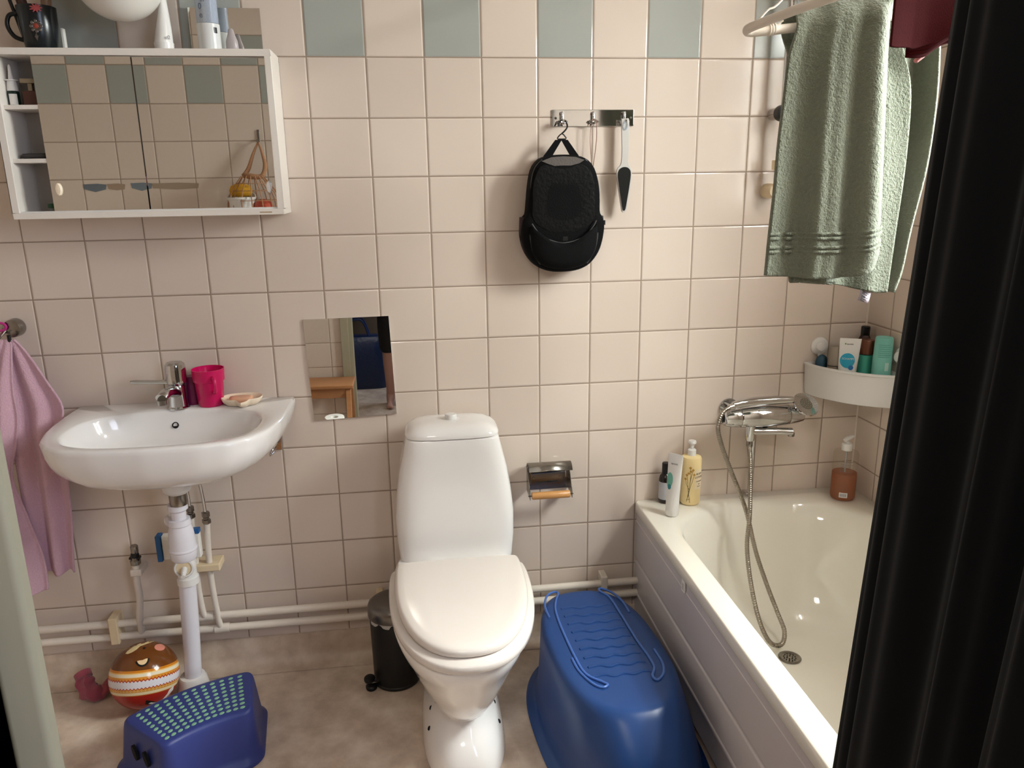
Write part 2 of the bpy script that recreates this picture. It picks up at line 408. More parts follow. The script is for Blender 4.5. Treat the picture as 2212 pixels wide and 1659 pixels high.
# vinyl skirting with a cove
cv = []
for x in (XL, XR):
    r = [(x, -.0005, ZT+.002), (x, -.0045, ZT+.001), (x, -.005, ZT-.005), (x, -.005, .035)]
    for k in range(1, 9):
        a = k/8*pi/2; r.append((x, -.005-.03*(1-cos(a)), .035-.033*sin(a)))
    r += [(x, -.06, .0015)]
    cv.append(r)
struct('baseboard_back', MB().grid(cv), M_floor, ang=60)
struct('baseboard_left', MB().box(XL, XL+.006, YF, 0, 0, ZT), M_floor)
# window in the right wall
wn = bpy.data.objects.new('window_1', None); COL.objects.link(wn); wn['kind'] = 'structure'; WM[wn.name] = Matrix.Identity(4)
fr = MB(); xw = XR+.07
for a, b, c, d in ((wy0, wy0+.04, wz0, wz1), (wy1-.04, wy1, wz0, wz1), (wy0, wy1, wz0, wz0+.04), (wy0, wy1, wz1-.04, wz1), ((wy0+wy1)/2-.015, (wy0+wy1)/2+.015, wz0, wz1), (wy0, wy1, 1.62, 1.645)):
    fr.box(xw, xw+.045, a, b, c, d)
part('window_frame', fr, M_wplast, wn, bevel=.002)
part('pane', MB().box(xw+.02, xw+.024, wy0+.02, wy1-.02, wz0+.02, wz1-.02), M_clear, wn)
part('window_sill', MB().box(XR-.004, XR+.08, wy0, wy1, wz0-.012, wz0+.006), M_wplast, wn)
# door frame (left jamb is seen close up)
dr = bpy.data.objects.new('door_1', None); COL.objects.link(dr); dr['kind'] = 'structure'; WM[dr.name] = Matrix.Identity(4)
part('jamb', MB().box(dx0-.022, dx0, YF-.105, YF+.004, 0, dz+.02), M_frame, dr, bevel=.003)
part('jamb', MB().box(dx1, dx1+.022, YF-.105, YF+.004, 0, dz+.02), M_frame, dr, bevel=.003)
part('door_stop', MB().box(dx0, dx0+.030, YF-.012, YF+.006, 0, dz), M_frame, dr, bevel=.006)
part('door_stop', MB().box(dx1-.012, dx1, YF-.03, YF+.003, 0, dz), M_frame, dr, bevel=.006)
part('header', MB().box(dx0, dx1, YF-.105, YF+.004, dz-.022, dz), M_frame, dr, bevel=.003)
part('casing', MB().box(dx0-.042, dx0+.004, YF+.004, YF+.018, 0, dz+.06).box(dx1+.012, dx1+.02, YF+.004, YF+.008, 0, dz+.06).box(dx0-.042, dx1+.055, YF+.004, YF+.018, dz, dz+.06), M_frame, dr, bevel=.003)
part('casing', MB().box(dx0-.085, dx0-.014, YF-.122, YF-.105, 0, dz+.06).box(dx1+.006, dx1+.07, YF-.122, YF-.105, 0, dz+.06).box(dx0-.085, dx1+.07, YF-.122, YF-.105, dz, dz+.06), M_frame, dr, bevel=.003)
# hallway behind the camera
struct('wall_hall_back', MB().box(-1.6, 2.2, -3.5, -3.42, 0, ZC), M_hall)
struct('wall_hall_left', MB().box(-1.6, -1.52, -3.42, YF-.1, 0, ZC), M_hall)
hx, hy0, hy1, hz0, hz1 = 1.74, -3.36, -2.52, 1.15, 2.2
struct('wall_hall_right', MB().box(hx, hx+.1, -3.42, hy0, 0, ZC).box(hx, hx+.1, hy1, YF-.1, 0, ZC).box(hx, hx+.1, hy0, hy1, 0, hz0).box(hx, hx+.1, hy0, hy1, hz1, ZC), M_hall)
wn2 = bpy.data.objects.new('added_window', None); COL.objects.link(wn2); wn2['kind'] = 'structure'; WM[wn2.name] = Matrix.Identity(4)  # unseen window, added behind the hall area light to go with it
fr = MB()
for a, b, c, d in ((hy0, hy0+.05, hz0, hz1), (hy1-.05, hy1, hz0, hz1), (hy0, hy1, hz0, hz0+.05), (hy0, hy1, hz1-.05, hz1), ((hy0+hy1)/2-.02, (hy0+hy1)/2+.02, hz0, hz1)): fr.box(hx+.02, hx+.07, a, b, c, d)
part('window_frame', fr, M_wplast, wn2, bevel=.002)
part('pane', MB().box(hx+.04, hx+.045, hy0+.02, hy1-.02, hz0+.02, hz1-.02), M_clear, wn2)
solo('added_fixture', MB().lathe([(.001, 2.349), (.20, 2.349), (.20, 2.325), (.18, 2.315), (.001, 2.312)], (0, -2.35, 0), n=48), mat('fixture_opal', (230, 226, 218), .3), 'flat round unseen fixture added above the hall fill light outside the bathroom door', 'lamp', (0, -2.35, 2.349))  # unseen disc, added to give the hall fill light a fixture

# ================================================================== TOILET
t = thing('toilet', 'white close-coupled porcelain toilet with closed lid in the middle of the room', 'toilet', (.325, -.35, 0))
cx = .327
prof = [(.001, .108, .235, .22, 3.0), (.012, .108, .235, .22, 3.0), (.05, .101, .225, .215, 2.8), (.085, .086, .20, .20, 2.5),
        (.112, .073, .165, .19, 2.3), (.135, .070, .165, .19, 2.2), (.155, .082, .205, .20, 2.2), (.20, .103, .25, .22, 2.2),
        (.25, .124, .283, .25, 2.2), (.30, .142, .312, .28, 2.3), (.335, .152, .33, .30, 2.4), (.352, .160, .342, .31, 2.5), (.37, .167, .35, .315, 2.5),
        (.388, .172, .356, .32, 2.5), (.398, .171, .355, .32, 2.5), (.401, .165, .35, .31, 2.5)]
part('bowl', MB().loft([se(cx-.006, -.355, a, bf, bb, z, n, 72) for z, a, bf, bb, n in prof]), M_porc, t, ang=60)
for sx, yy, zz, xo in ((-1, -.405, .086, .0835), (-1, -.455, .063, .0905), (1, -.405, .086, .0835), (1, -.455, .063, .0905)):
    part('screw_hole', MB().lathe([(.006, -.004), (.006, .0012), (.001, .0013)], (cx-.006+sx*xo, yy, zz), n=14, d=(sx*1, -.35, .75)), M_dark, t)
def ssec(cy, a, bf, bb, z, ysq=None, N=80):
    r = se(cx, cy, a, bf, bb, z, 2.35, N)
    return [(x, min(y, ysq) if ysq is not None else y, z) for x, y, z in r]
seat = [(.402, .176, .372, .17), (.408, .182, .378, .175), (.420, .182, .378, .175), (.425, .178, .374, .172)]
part('seat', MB().loft([ssec(-.355, a, bf, bb*1.3, z, -.285) for z, a, bf, bb in seat]), M_seat, t, ang=60)
lid = [(.426, .160, .345, .15), (.430, .166, .351, .16), (.438, .167, .353, .16), (.445, .164, .35, .158), (.449, .157, .343, .15), (.4505, .14, .32, .14), (.4515, .08, .2, .1)]
part('lid', MB().loft([ssec(-.355, a, bf, bb*1.7, z, -.285-(.0 if z < .44 else (z-.44)*.3)) for z, a, bf, bb in lid]), M_seat, t, ang=60)
for sx in (-1, 1): part('hinge', MB().lathe([(.009, -.012), (.009, .012)], (cx+sx*.105, -.277, .418), 'x', 16), M_seat, t)
tk = [(.352, .140, .070), (.356, .150, .078), (.366, .157, .083), (.40, .160, .086), (.46, .1655, .088), (.53, .166, .088), (.60, .159, .087), (.66, .149, .086), (.71, .137, .085), (.750, .1275, .084), (.754, .125, .082)]
TX = .331
part('tank', MB().loft([se(TX, -.112, a, b+.004, b, z, 5.5, 96) for z, a, b in tk]), M_porc, t, ang=60)
ld = [(.755, .124, .082), (.757, .1285, .088), (.762, .1290, .088), (.768, .125, .086), (.776, .115, .081), (.783, .098, .070), (.787, .078, .055), (.789, .05, .035)]
tl_ = part('tank_lid', MB().loft([se(TX, -.112, a, b, b-.002, z, 4.2, 96) for z, a, b in ld]), M_porc, t, ang=60)
part('flush_button', MB().lathe([(.024, .7865), (.024, .789), (.021, .790), (.0165, .790), (.0165, .800), (.0145, .803), (.004, .8035)], (TX, -.112, 0), n=32), M_wplast, tl_)
part('bowl_shelf', MB().loft([se(TX, -.15, a, .14, .115, z, 4, 48) for z, a in ((.25, .07), (.30, .10), (.34, .13), (.352, .135))]), M_porc, t, ang=60)

# ================================================================== WASH BASIN
b = thing('wash_basin', 'white oval-fronted porcelain wash basin hung on the tiled wall', 'wash basin', (-.39, -.2, .7))
OUT = [(-.68, -.001), (-.681, -.05), (-.681, -.10), (-.679, -.17), (-.672, -.24), (-.655, -.305), (-.625, -.355), (-.58, -.388), (-.51, -.404), (-.39, -.411), (-.27, -.404), (-.20, -.388),
       (-.155, -.355), (-.125, -.305), (-.109, -.24), (-.103, -.17), (-.101, -.10), (-.101, -.05), (-.102, -.001)]
bc = (-.39, -.2)
oring = star(OUT, bc, 96)
def osc(sx, sf, z, yb=0.0):
    o = []
    for x, y in oring:
        o.append((bc[0]+(x-bc[0])*sx, min(-.001, y*sf if y < 0 else y), z))
    return o
INN = [(p[0], p[1]) for p in se(-.39, -.232, .232, .152, .147, 0, 2.7, 160)]
iring = star(INN, bc, 96)
def isc(s_, z, cy=-.225, dy=0): return [(-.39+(x+.39)*s_, cy+(y-cy)*s_+dy, z) for x, y in iring]
rings = [[(-.39+.03*cos(2*pi*k/96), -.2+.03*sin(2*pi*k/96), .700) for k in range(96)],
         [(-.39+.06*cos(2*pi*k/96), -.2+.06*sin(2*pi*k/96), .704) for k in range(96)],
         osc(.42, .74, .711), osc(.56, .82, .720), osc(.68, .88, .731), osc(.79, .925, .745), osc(.87, .955, .760), osc(.93, .975, .777), osc(.97, .99, .796), osc(.992, .998, .815), osc(1, 1, .832), osc(.998, 1, .840), osc(.990, .992, .8445), osc(.975, .98, .846),
         isc(1.02, .8455), isc(1.0, .8425), isc(.985, .836), isc(.95, .815), isc(.90, .79), isc(.82, .768), isc(.68, .752), isc(.5, .742), isc(.25, .736), isc(.08, .734)]
part('bowl', MB().loft(rings), M_porc, b, ang=70)
part('overflow_hole', MB().lathe([(.0085, -.002), (.0085, .003), (.006, .0035), (.0058, 0)], (-.405, -.094, .806), n=20, d=(0, -.86, .5)), M_dark, b)
part('drain', MB().lathe([(.001, .7375), (.012, .738), (.02, .7375), (.022, .736), (.022, .733)], (-.39, -.225, 0), n=24), M_chrome, b)
solo('wall_hook', MB().box(-.170, -.150, -.006, 0, .69, .73).tube([(-.16, -.006, .715), (-.165, -.04, .712), (-.172, -.055, .70), (-.176, -.05, .69), (-.172, -.02, .688)], .0035, 8), M_chrome,
     'small chrome bracket hook on the wall under the right end of the basin', 'hook', (-.16, 0, .71), bevel=.001)

f = thing('basin_faucet', 'chrome single-lever basin tap with its lever pointing left', 'faucet', (-.40, -.062, .8455))
part('body', MB().lathe([(.001, .8458), (.029, .8458), (.029, .849), (.025, .853), (.023, .88), (.0235, .905), (.02, .912)], (-.40, -.062, 0), n=36), M_chrome, f)
fsp = part('spout', MB().tube([(-.40, -.065, .886), (-.403, -.10, .899), (-.408, -.138, .905), (-.412, -.158, .898)], [.018, .0165, .016, .0155], 20, flat=.85), M_chrome, f)
part('aerator', MB().lathe([(.012, 0), (.0125, .012), (.010, .012)], (-.4122, -.158, .882), n=20), M_dchrome, fsp)
part('head', MB().lathe([(.022, .911), (.0275, .918), (.0275, .955), (.0255, .967), (.019, .973), (.004, .974)], (-.398, -.062, 0), n=36), M_chrome, f)
part('lever', MB().tube([(-.415, -.075, .922), (-.45, -.085, .926), (-.49, -.096, .931), (-.503, -.10, .932)], [.011, .0095, .0095, .006], 14, flat=.55), M_chrome, f)

c = thing('tooth_mug', 'bright pink plastic mug standing on the basin', 'mug', (-.318, -.05, .846))
cm = (-.318, -.048)
part('cup', MB().lathe([(.001, .8465), (.031, .8465), (.033, .85), (.0375, .914), (.0405, .915), (.0425, .944), (.0425, .948), (.0405, .948), (.0385, .917), (.035, .912), (.031, .853), (.001, .852)], (cm[0], cm[1], 0), n=40), M_pink, c)
ha = R(-62); hx, hy = cos(ha), sin(ha)
part('handle', MB().tube([(cm[0]+hx*.036, cm[1]+hy*.036, .93), (cm[0]+hx*.052, cm[1]+hy*.052, .928), (cm[0]+hx*.058, cm[1]+hy*.058, .91), (cm[0]+hx*.052, cm[1]+hy*.052, .893), (cm[0]+hx*.034, cm[1]+hy*.034, .888)], .005, 12), M_pink, c)
solo('tumbler', MB().lathe([(.001, .8465), (.02, .8465), (.021, .85), (.0185, .92), (.016, .924), (.001, .924)], (-.368, -.026, 0), n=28), M_plum,
     'dark plum glittery tumbler between the tap and the pink mug', 'tumbler', (-.368, -.026, .8465))
s_ = thing('soap_dish', 'cream plastic soap dish with a drip spout on the basin rim', 'soap dish', (-.232, -.062, .8465))
dl = []
for z, a, bb in ((.8468, .032, .022), (.848, .042, .029), (.856, .050, .036), (.866, .0545, .040), (.868, .0535, .039), (.867, .051, .0365), (.857, .046, .032), (.8505, .036, .024), (.850, .01, .006)):
    ring = []
    for x, y, zz in se(-.234, -.058, a, bb, bb, z, 2.4, 60):
        if z > .85 and abs(x+.226) < .014 and y < -.075: y -= .022*(1-abs(x+.226)/.014)**.5; zz -= .002
        ring.append((x, y, zz))
    dl.append(ring)
part('dish', MB().loft(dl), M_soapd, s_, ang=60)
solo('soap_bar', MB().loft([se(-.236, -.058, a, bb, bb, z, 2.6, 40) for z, a, bb in ((.8515, .024, .012), (.854, .031, .017), (.862, .033, .018), (.8675, .030, .016), (.869, .022, .010))]), M_soap,
     'worn peach soap bar lying in the cream soap dish', 'soap', (-.236, -.058, .8515), ang=60)

# drain and trap under the basin
p = thing('basin_drain_pipe', 'white plastic bottle trap and waste pipe under the basin', 'drain pipe', (-.44, -.11, 0))
part('flange', MB().lathe([(.001, .7005), (.038, .7005), (.0385, .690), (.034, .663), (.026, .655), (.001, .655)], (-.39, -.2, 0), n=32), M_wplast, p)
part('strainer', MB().lathe([(.0215, .655), (.0225, .65), (.0225, .628), (.0215, .622)], (-.39, -.2, 0), n=24), M_dchrome, p)
part('trap_body', MB().lathe([(.001, 0.6220), (.0245, 0.6220), (.0255, 0.6076), (.022, 0.6052), (.019, 0.6012), (.019, 0.5804), (.027, 0.5796), (.029, 0.5652), (.0265, 0.5620), (.031, 0.5468), (.0335, 0.5228), (.0345, 0.4988), (.0365, 0.4972), (.0365, 0.4932), (.0345, 0.4908), (.034, 0.4708), (.029, 0.4636), (.001, 0.4620)], (-.396, -.195, 0), n=36), M_drainw, p)
part('side_outlet', MB().tube([(-.405, -.185, .555), (-.43, -.16, .56), (-.434, -.13, .545), (-.430, -.105, .49), (-.423, -.10, .44), (-.423, -.10, .40)], .016, 16), M_drainw, p)
part('branch_socket', MB().lathe([(.022, -.02), (.0275, -.018), (.0275, .022), (.025, .026), (.0205, .026), (.0205, .02)], (-.423, -.110, .402), n=28, d=(.12, -1, .12)), M_wplast, p)
part('branch_cap', MB().lathe([(.020, 0), (.020, .0025), (.001, .003)], (-.4205, -.131, .4045), n=28, d=(.12, -1, .12)), M_yelplast, p)
part('nozzle', MB().lathe([(.008, 0), (.008, .02), (.006, .022), (.006, .034), (.0035, .034)], (-.419, -.134, .4035), n=16, d=(.12, -1, -.25)), M_wplast, p)
part('socket_ring', MB().lathe([(.021, .445), (.0255, .44), (.0255, .368), (.029, .366), (.029, .346), (.024, .344)], (-.422, -.105, 0), n=28), M_wplast, p)
part('waste_pipe', MB().tube([(-.423, -.105, .40), (-.432, -.108, .2), (-.444, -.108, .02)], .0235, 24, 2), M_drainw, p)
part('floor_collar', MB().lathe([(.001, .0005), (.046, .0005), (.048, .004), (.043, .02), (.038, .045), (.034, .052), (.026, .053)], (-.444, -.108, 0), n=32), M_porc, p, ang=50)

sp = thing('sponge_packet', 'blue and white sponge packet tucked behind the trap', 'sponge', (-.44, -.05, .40))
part('packet', MB().box(-.490, -.388, -.075, -.052, .405, .478), M_paper, sp, bevel=.003)
M_wrap = mat('wrapper_blue', (30, 92, 150), .4)
part('wrapper_side', MB().box(-.505, -.491, -.08, -.05, .402, .480), M_wrap, sp, bevel=.002)
part('wrapper_top', MB().box(-.405, -.386, -.075, -.055, .4785, .492), M_wrap, sp, bevel=.002)

# water pipes along the wall
def clampd(x, z0, z1, label, dy=.056, w=.024, m=M_yelplast):
    return solo('pipe_clamp', MB().box(x-w/2, x+w/2, -dy, -.0005, z0, z1), m, label, 'pipe clamp', (x, 0, z0), bevel=.003, group='clamps on the water pipes')
for z, lab in ((.195, 'upper of the two white water pipes running low along the back wall'), (.153, 'lower of the two white water pipes running low along the back wall')):
    solo('water_pipe', MB().tube([(XL+.002, -.036, z), (0, -.036, z+.001), (.905, -.036, z+.003)], .0115, 16, 2), M_pipew, lab, 'water pipe', (0, -.036, z), group='water pipes along the back wall')
clampd(-.662, .138, .222, 'cream plastic double clamp on the water pipes left of the waste pipe')
clampd(.10, .183, .226, 'small clamp holding the water pipes behind the pedal bin', .05, .02)
clampd(.795, .183, .226, 'small clamp holding the water pipes behind the upturned blue tub', .05, .02, M_pipew)
v = thing('stop_valve', 'white riser pipe with capped chrome and black stop valve left of the waste pipe', 'valve', (-.58, -.04, .16))
part('riser_pipe', MB().tube([(-.592, -.036, .158), (-.590, -.040, .19), (-.588, -.045, .22), (-.580, -.045, .28), (-.581, -.045, .33), (-.578, -.045, .385)], .0095, 14), M_pipew, v)
part('valve_body', MB().lathe([(.010, .383), (.014, .386), (.0145, .398), (.009, .403), (.0085, .407)], (-.577, -.045, 0), n=20), M_dchrome, v)
part('handle', MB().box(-.592, -.561, -.052, -.038, .402, .409).lathe([(.0105, .406), (.0115, .412), (.0105, .421)], (-.576, -.045, 0), n=20), M_black, v, bevel=.002)
part('cap', MB().lathe([(.0095, .421), (.0105, .424), (.0105, .441), (.008, .444), (.001, .4445)], (-.575, -.045, 0), n=20), M_dchrome, v)
part('wall_clip', MB().box(-.592, -.562, -.058, -.0005, .352, .372), M_pipew, v, bevel=.003)
v = thing('supply_pipes', 'pair of white and chrome supply pipes rising to the basin behind the trap', 'water pipe', (-.39, -.045, .16))
part('hot_pipe', MB().tube([(-.368, -.036, .154), (-.371, -.043, .185), (-.377, -.045, .30), (-.376, -.045, .40), (-.370, -.045, .50)], .0088, 14), M_pipew, v)
part('cold_pipe', MB().tube([(-.405, -.036, .196), (-.411, -.045, .212), (-.416, -.045, .30), (-.413, -.045, .40), (-.411, -.045, .52)], .0088, 14), M_pipew, v)
for x0, x1, z in ((-.3705, -.374, .495), (-.411, -.412, .515)):
    part('compression_nut', MB().lathe([(.0105, z), (.0125, z+.003), (.0125, z+.013), (.0085, z+.015), (.0085, z+.019), (.0115, z+.022), (.0115, z+.035), (.007, z+.037)], (x0, -.045, 0), n=6), M_dchrome, v, ang=20)
    part('chrome_tail', MB().tube([(x0, -.045, z+.03), (x1, -.05, .61), (x1-.012, -.06, .70)], .005, 12, 3), M_chrome, v)
part('elbow', MB().tube([(-.43, -.036, .195), (-.40, -.036, .197), (-.385, -.036, .196)], .015, 14, 3).tube([(-.385, -.036, .153), (-.365, -.036, .154), (-.345, -.036, .154)], .0145, 14, 3), M_pipew, v)
solo('pipe_bracket', MB().box(-.432, -.345, -.062, -.0005, .352, .374), M_yelplast, 'yellowed plastic bracket holding the pair of supply pipes', 'pipe clamp', (-.39, 0, .352), bevel=.004)

# ================================================================== CABINET
c = thing('mirror_cabinet', 'white wall cabinet with sliding mirror doors above the basin', 'cabinet', (-.385, -.065, 1.354))
x0, x1, z0, z1, yf = -.703, -.069, 1.354, 1.740, -.130
part('frame', MB().box(x0, x1, yf, -.001, z1-.015, z1).box(x0, x1, yf, -.001, z0, z0+.0145).box(x0, x0+.0155, yf, -.001, z0+.0145, z1-.015).box(x1-.0155, x1, yf, -.001, z0+.0145, z1-.015), M_cab, c, bevel=.0012)
part('back_panel', MB().box(x0+.0155, x1-.0155, -.012, -.004, z0+.0145, z1-.015), M_cabin, c)
part('divider', MB().box(-.600, -.592, -.10, -.012, z0+.0145, z1-.015), M_cabin, c)
for z in (1.6115, 1.490):
    part('shelf', MB().box(x0+.0155, -.600, -.118, -.012, z-.005, z+.005), M_cab, c, bevel=.001)
part('track', MB().box(x0+.0155, x1-.0155, -.125, -.105, z0+.0145, z0+.018), M_wplast, c)
k1 = part('mirror_door', MB().box(-.612, -.392, -.119, -.115, z0+.018, z1-.016), M_mirror, c)
k2 = part('mirror_door', MB().box(-.396, -.086, -.113, -.109, z0+.018, z1-.016), M_mirror, c)
knp = [(.001, .0), (.0085, 0), (.009, .004), (.0075, .008), (.001, .009)]
def knob(x, z, y, par):
    mb = MB(); r = []
    for rr, h in knp: r.append([(x+rr*.75*cos(2*pi*i/24), y-h, z+rr*1.65*sin(2*pi*i/24)) for i in range(24)])
    part('knob', mb.loft(r), M_soapd if par is k1 else M_wplast, par)
knob(-.594, 1.423, -.119, k1); knob(-.102, 1.421, -.113, k2)
part('edge_mark', MB().box(-.128, -.098, yf-.0004, yf, 1.359, 1.3615), mat('sticker_gold', (170, 140, 105), .4), c)

nz = thing('nasal_spray', 'nasal spray bottle with white nozzle in the cabinet top compartment', 'spray bottle', (-.687, -.08, 1.6167))
nx, ny = -.676, -.085
part('bottle', MB().lathe([(.001, 1.617), (.0125, 1.617), (.013, 1.62), (.013, 1.646), (.0115, 1.65)], (nx, ny, 0), n=24), mat('bottle_dark_green', (18, 40, 30), .3), nz)
part('label', wrap(rect2d(-.009, .009, 1.6185, 1.643, 8), (nx, ny), .013, R(-75), 0), M_paper, nz)
part('nozzle', MB().lathe([(.012, 1.65), (.0125, 1.654), (.0105, 1.668), (.010, 1.672), (.0155, 1.673), (.0155, 1.675), (.006, 1.676), (.0042, 1.69), (.003, 1.706), (.0015, 1.709)], (nx, ny, 0), n=24), M_wplast, nz)
bx = thing('brown_box', 'small brown box with a pale clip lid beside the nasal spray', 'box', (-.63, -.07, 1.6167))
part('box', MB().box(-.652, -.606, -.095, -.04, 1.617, 1.650), mat('box_brown', (84, 50, 36), .5), bx, bevel=.002)
part('clip', MB().box(-.653, -.61, -.097, -.05, 1.667, 1.677).box(-.640, -.630, -.09, -.08, 1.650, 1.667), mat('clip_beige', (150, 134, 108), .4), bx, bevel=.001)
solo('soft_pouch', MB().loft([se(-.645, -.065, a, bb, bb, z, 3, 40) for z, a, bb in ((1.4955, .034, .03), (1.498, .039, .036), (1.503, .04, .037), (1.5075, .036, .032), (1.5085, .02, .02))]), mat('pouch_grey', (70, 66, 64), .7), 'flat dark grey pouch on the cabinet middle shelf', 'pouch', (-.645, -.065, 1.4955), ang=60)
g = thing('green_jar', 'small jar with green lid on the cabinet floor', 'jar', (-.628, -.07, 1.3687))
part('jar', MB().lathe([(.001, 1.369), (.016, 1.369), (.016, 1.378)], (-.628, -.07, 0), n=24), mat('jar_grey', (120, 122, 118), .3), g)
part('jar_lid', MB().lathe([(.017, 1.378), (.017, 1.389), (.001, 1.39)], (-.628, -.07, 0), n=24), mat('jar_green', (26, 82, 40), .4), g)

# on top of the cabinet
ZK = 1.7405
m_ = thing('black_mug', 'black mug holding brushes at the left end of the cabinet top', 'mug', (-.605, -.08, ZK))
part('cup', MB().lathe([(.001, ZK+.0003), (.031, ZK+.0003), (.034, ZK+.006), (.041, ZK+.05), (.042, ZK+.095), (.039, ZK+.095), (.038, ZK+.05), (.03, ZK+.008), (.001, ZK+.008)], (-.600, -.075, 0), n=36), mat('mug_black', (20, 25, 28), .25), m_)
part('handle', MB().tube([(-.636, -.085, ZK+.080), (-.655, -.09, ZK+.074), (-.662, -.09, ZK+.052), (-.652, -.088, ZK+.030), (-.634, -.085, ZK+.022)], .005, 12), mat('mug_black_handle', (16, 18, 20), .3), m_)
# brooch hung on the mug
bj = thing('beaded_brooch', 'silver and red flower brooches pinned on the black mug', 'brooch', (-.59, -.118, ZK+.04))
mm = MB()
for k in range(8):
    a = k*pi/4; mm.lathe([(.0001, -.0022), (.0038, 0), (.0001, .0022)], (-.588+.011*cos(a), -.1195, ZK+.047+.011*sin(a)), 'y', 10)
part('silver_petals', mm.lathe([(.001, -.003), (.009, -.001), (.009, .002), (.001, .003)], (-.588, -.118, ZK+.047), 'y', 20), M_steel, bj)
part('red_stone', MB().lathe([(.0055, -.001), (.0055, .0012), (.001, .003)], (-.588, -.121, ZK+.047), n=16, d=(0, -1, 0)), mat('stone_red', (150, 60, 48), .25), bj)
mm = MB()
for k in range(9):
    a = k*2*pi/9; mm.tube([(-.582, -.120, ZK+.085), (-.582+.014*cos(a), -.122, ZK+.085+.010*sin(a))], [.004, .0008], 6, 1)
part('red_flower', mm, mat('flower_red', (186, 84, 88), .5), bj)
part('drop', MB().lathe([(.0005, -.009), (.0045, 0), (.0005, .008)], (-.590, -.119, ZK+.025), n=12), M_steel, bj)
for i, (bx_, by_, tx, lab, cc) in enumerate(((-.612, -.07, -.028, 'makeup brush with dark brown handle in the black mug', (70, 42, 28)), (-.585, -.072, .012, 'makeup brush with tan handle in the black mug', (140, 108, 80)), (-.628, -.082, -.034, 'black pen with silver stripe leaning in the black mug', (14, 14, 14)))):
    q = thing('brush' if i < 2 else 'pen', lab, 'brush' if i < 2 else 'pen', (bx_, by_, ZK+.012), group='brushes and pen in the black mug')
    part('handle', MB().tube([(bx_, by_, ZK+.010), (bx_+tx*.5, by_, ZK+.08), (bx_+tx, by_, ZK+.15)], [.006, .011 if i < 2 else .004, .012 if i < 2 else .004], 14, 4), mat('handle_%s' % ('brown', 'tan', 'black')[i], cc, .4), q)
    part('ferrule', MB().tube([(bx_+tx*1.0, by_, ZK+.15), (bx_+tx*1.12, by_, ZK+.17)], .0095 if i < 2 else .0042, 14, 1), M_chrome, q)
solo('paper_card', MB().box(-.5625, -.5575, -.050, -.035, ZK+.0005, ZK+.055), M_paper, 'white card standing edge-on right of the black mug', 'card', (-.559, -.06, ZK), bevel=.0005)
# wall lamp: round white glass globe
gl = thing('wall_lamp', 'round white glass globe wall lamp above the cabinet', 'lamp', (-.392, -.12, 1.90))
part('globe', MB().lathe([(.1005*sin(pi*k/24), -.1005*cos(pi*k/24)) for k in range(25)], (-.396, -.122, 1.8985), n=48), mat('opal_glass', (222, 218, 210), .15, var=.01), gl, ang=0)
part('wall_mount', MB().lathe([(.045, -.036), (.045, 0)], (-.396, -.001, 1.90), 'y', 32), M_wplast, gl)
tb = thing('cream_tube', 'white tube standing on its cap in the middle of the cabinet top', 'tube', (-.322, -.08, ZK))
def tube_body(cxx, cyy, zb, w, dpt, h, top_w, ang, lean=(0, 0), zcap=.018):
    rr = []
    for k in range(14):
        s1 = k/13; z = zb+zcap+(h-zcap)*s1
        a = w*(1-s1)+top_w*s1; d_ = dpt*(1-s1**1.3)+.0012*s1**1.3
        ring = []
        for x, y, _ in se(0, 0, a, d_, d_, 0, 2.1, 40):
            ring.append((cxx+lean[0]*s1+x*cos(ang)-y*sin(ang), cyy+lean[1]*s1+x*sin(ang)+y*cos(ang), z))
        rr.append(ring)
    return MB().loft(rr)
part('body', tube_body(-.322, -.08, ZK, .0225, .0205, .135, .008, R(80), (.012, 0)), M_wplast, tb, ang=60)
part('cap', MB().lathe([(.001, ZK+.0003), (.0215, ZK+.0003), (.0225, ZK+.018), (.001, ZK+.0185)], (-.322, -.08, 0), n=32), M_wplast, tb)
part('lettering', place(text_mb('e2', .012), (-.3065, -.099, ZK+.028), (R(90), 0, R(38))), mat('print_grey', (110, 112, 116), .5), tb)
cb = thing('clear_bottle', 'clear plastic bottle with blue print and white base on the cabinet top', 'bottle', (-.218, -.07, ZK))
part('base', MB().lathe([(.001, ZK+.0003), (.0265, ZK+.0003), (.027, ZK+.003), (.0265, ZK+.062), (.001, ZK+.063)], (-.218, -.07, 0), n=36), mat('frosted_white', (214, 214, 212), .25), cb)
part('shell', MB().lathe([(.0255, ZK+.063), (.0255, ZK+.16), (.012, ZK+.175), (.001, ZK+.176)], (-.218, -.07, 0), n=36), M_clearp, cb)
part('inner_stem', MB().lathe([(.013, ZK+.064), (.0135, ZK+.15), (.001, ZK+.151)], (-.208, -.07, 0), n=24), mat('blue_tint', (150, 164, 190), .3), cb)
part('dark_square', wrap(rect2d(-.0045, .0045, ZK+.040, ZK+.053, 4), (-.218, -.07), .0268, R(-42), 0), M_black, cb)
for tx_, zz, an in (('0', ZK+.098, -112), ('e', ZK+.079, -110), ('#', ZK+.115, -92)):
    part('lettering', wrap(text_mb(tx_, .019), (-.218, -.07), .0256, R(an), zz), mat('print_blue', (80, 92, 112), .5), cb)
solo('shell_case', MB().loft([se(-.170, -.05, a, bb, bb, z, 2.2, 32) for z, a, bb in ((ZK+.0005, .009, .008), (ZK+.010, .015, .011), (ZK+.028, .014, .010), (ZK+.042, .009, .008), (ZK+.055, .006, .005), (ZK+.058, .002, .002))]), mat('mauve_plastic', (176, 166, 166), .3), 'small mauve ribbed case right of the clear bottle', 'case', (-.170, -.05, ZK), ang=60)
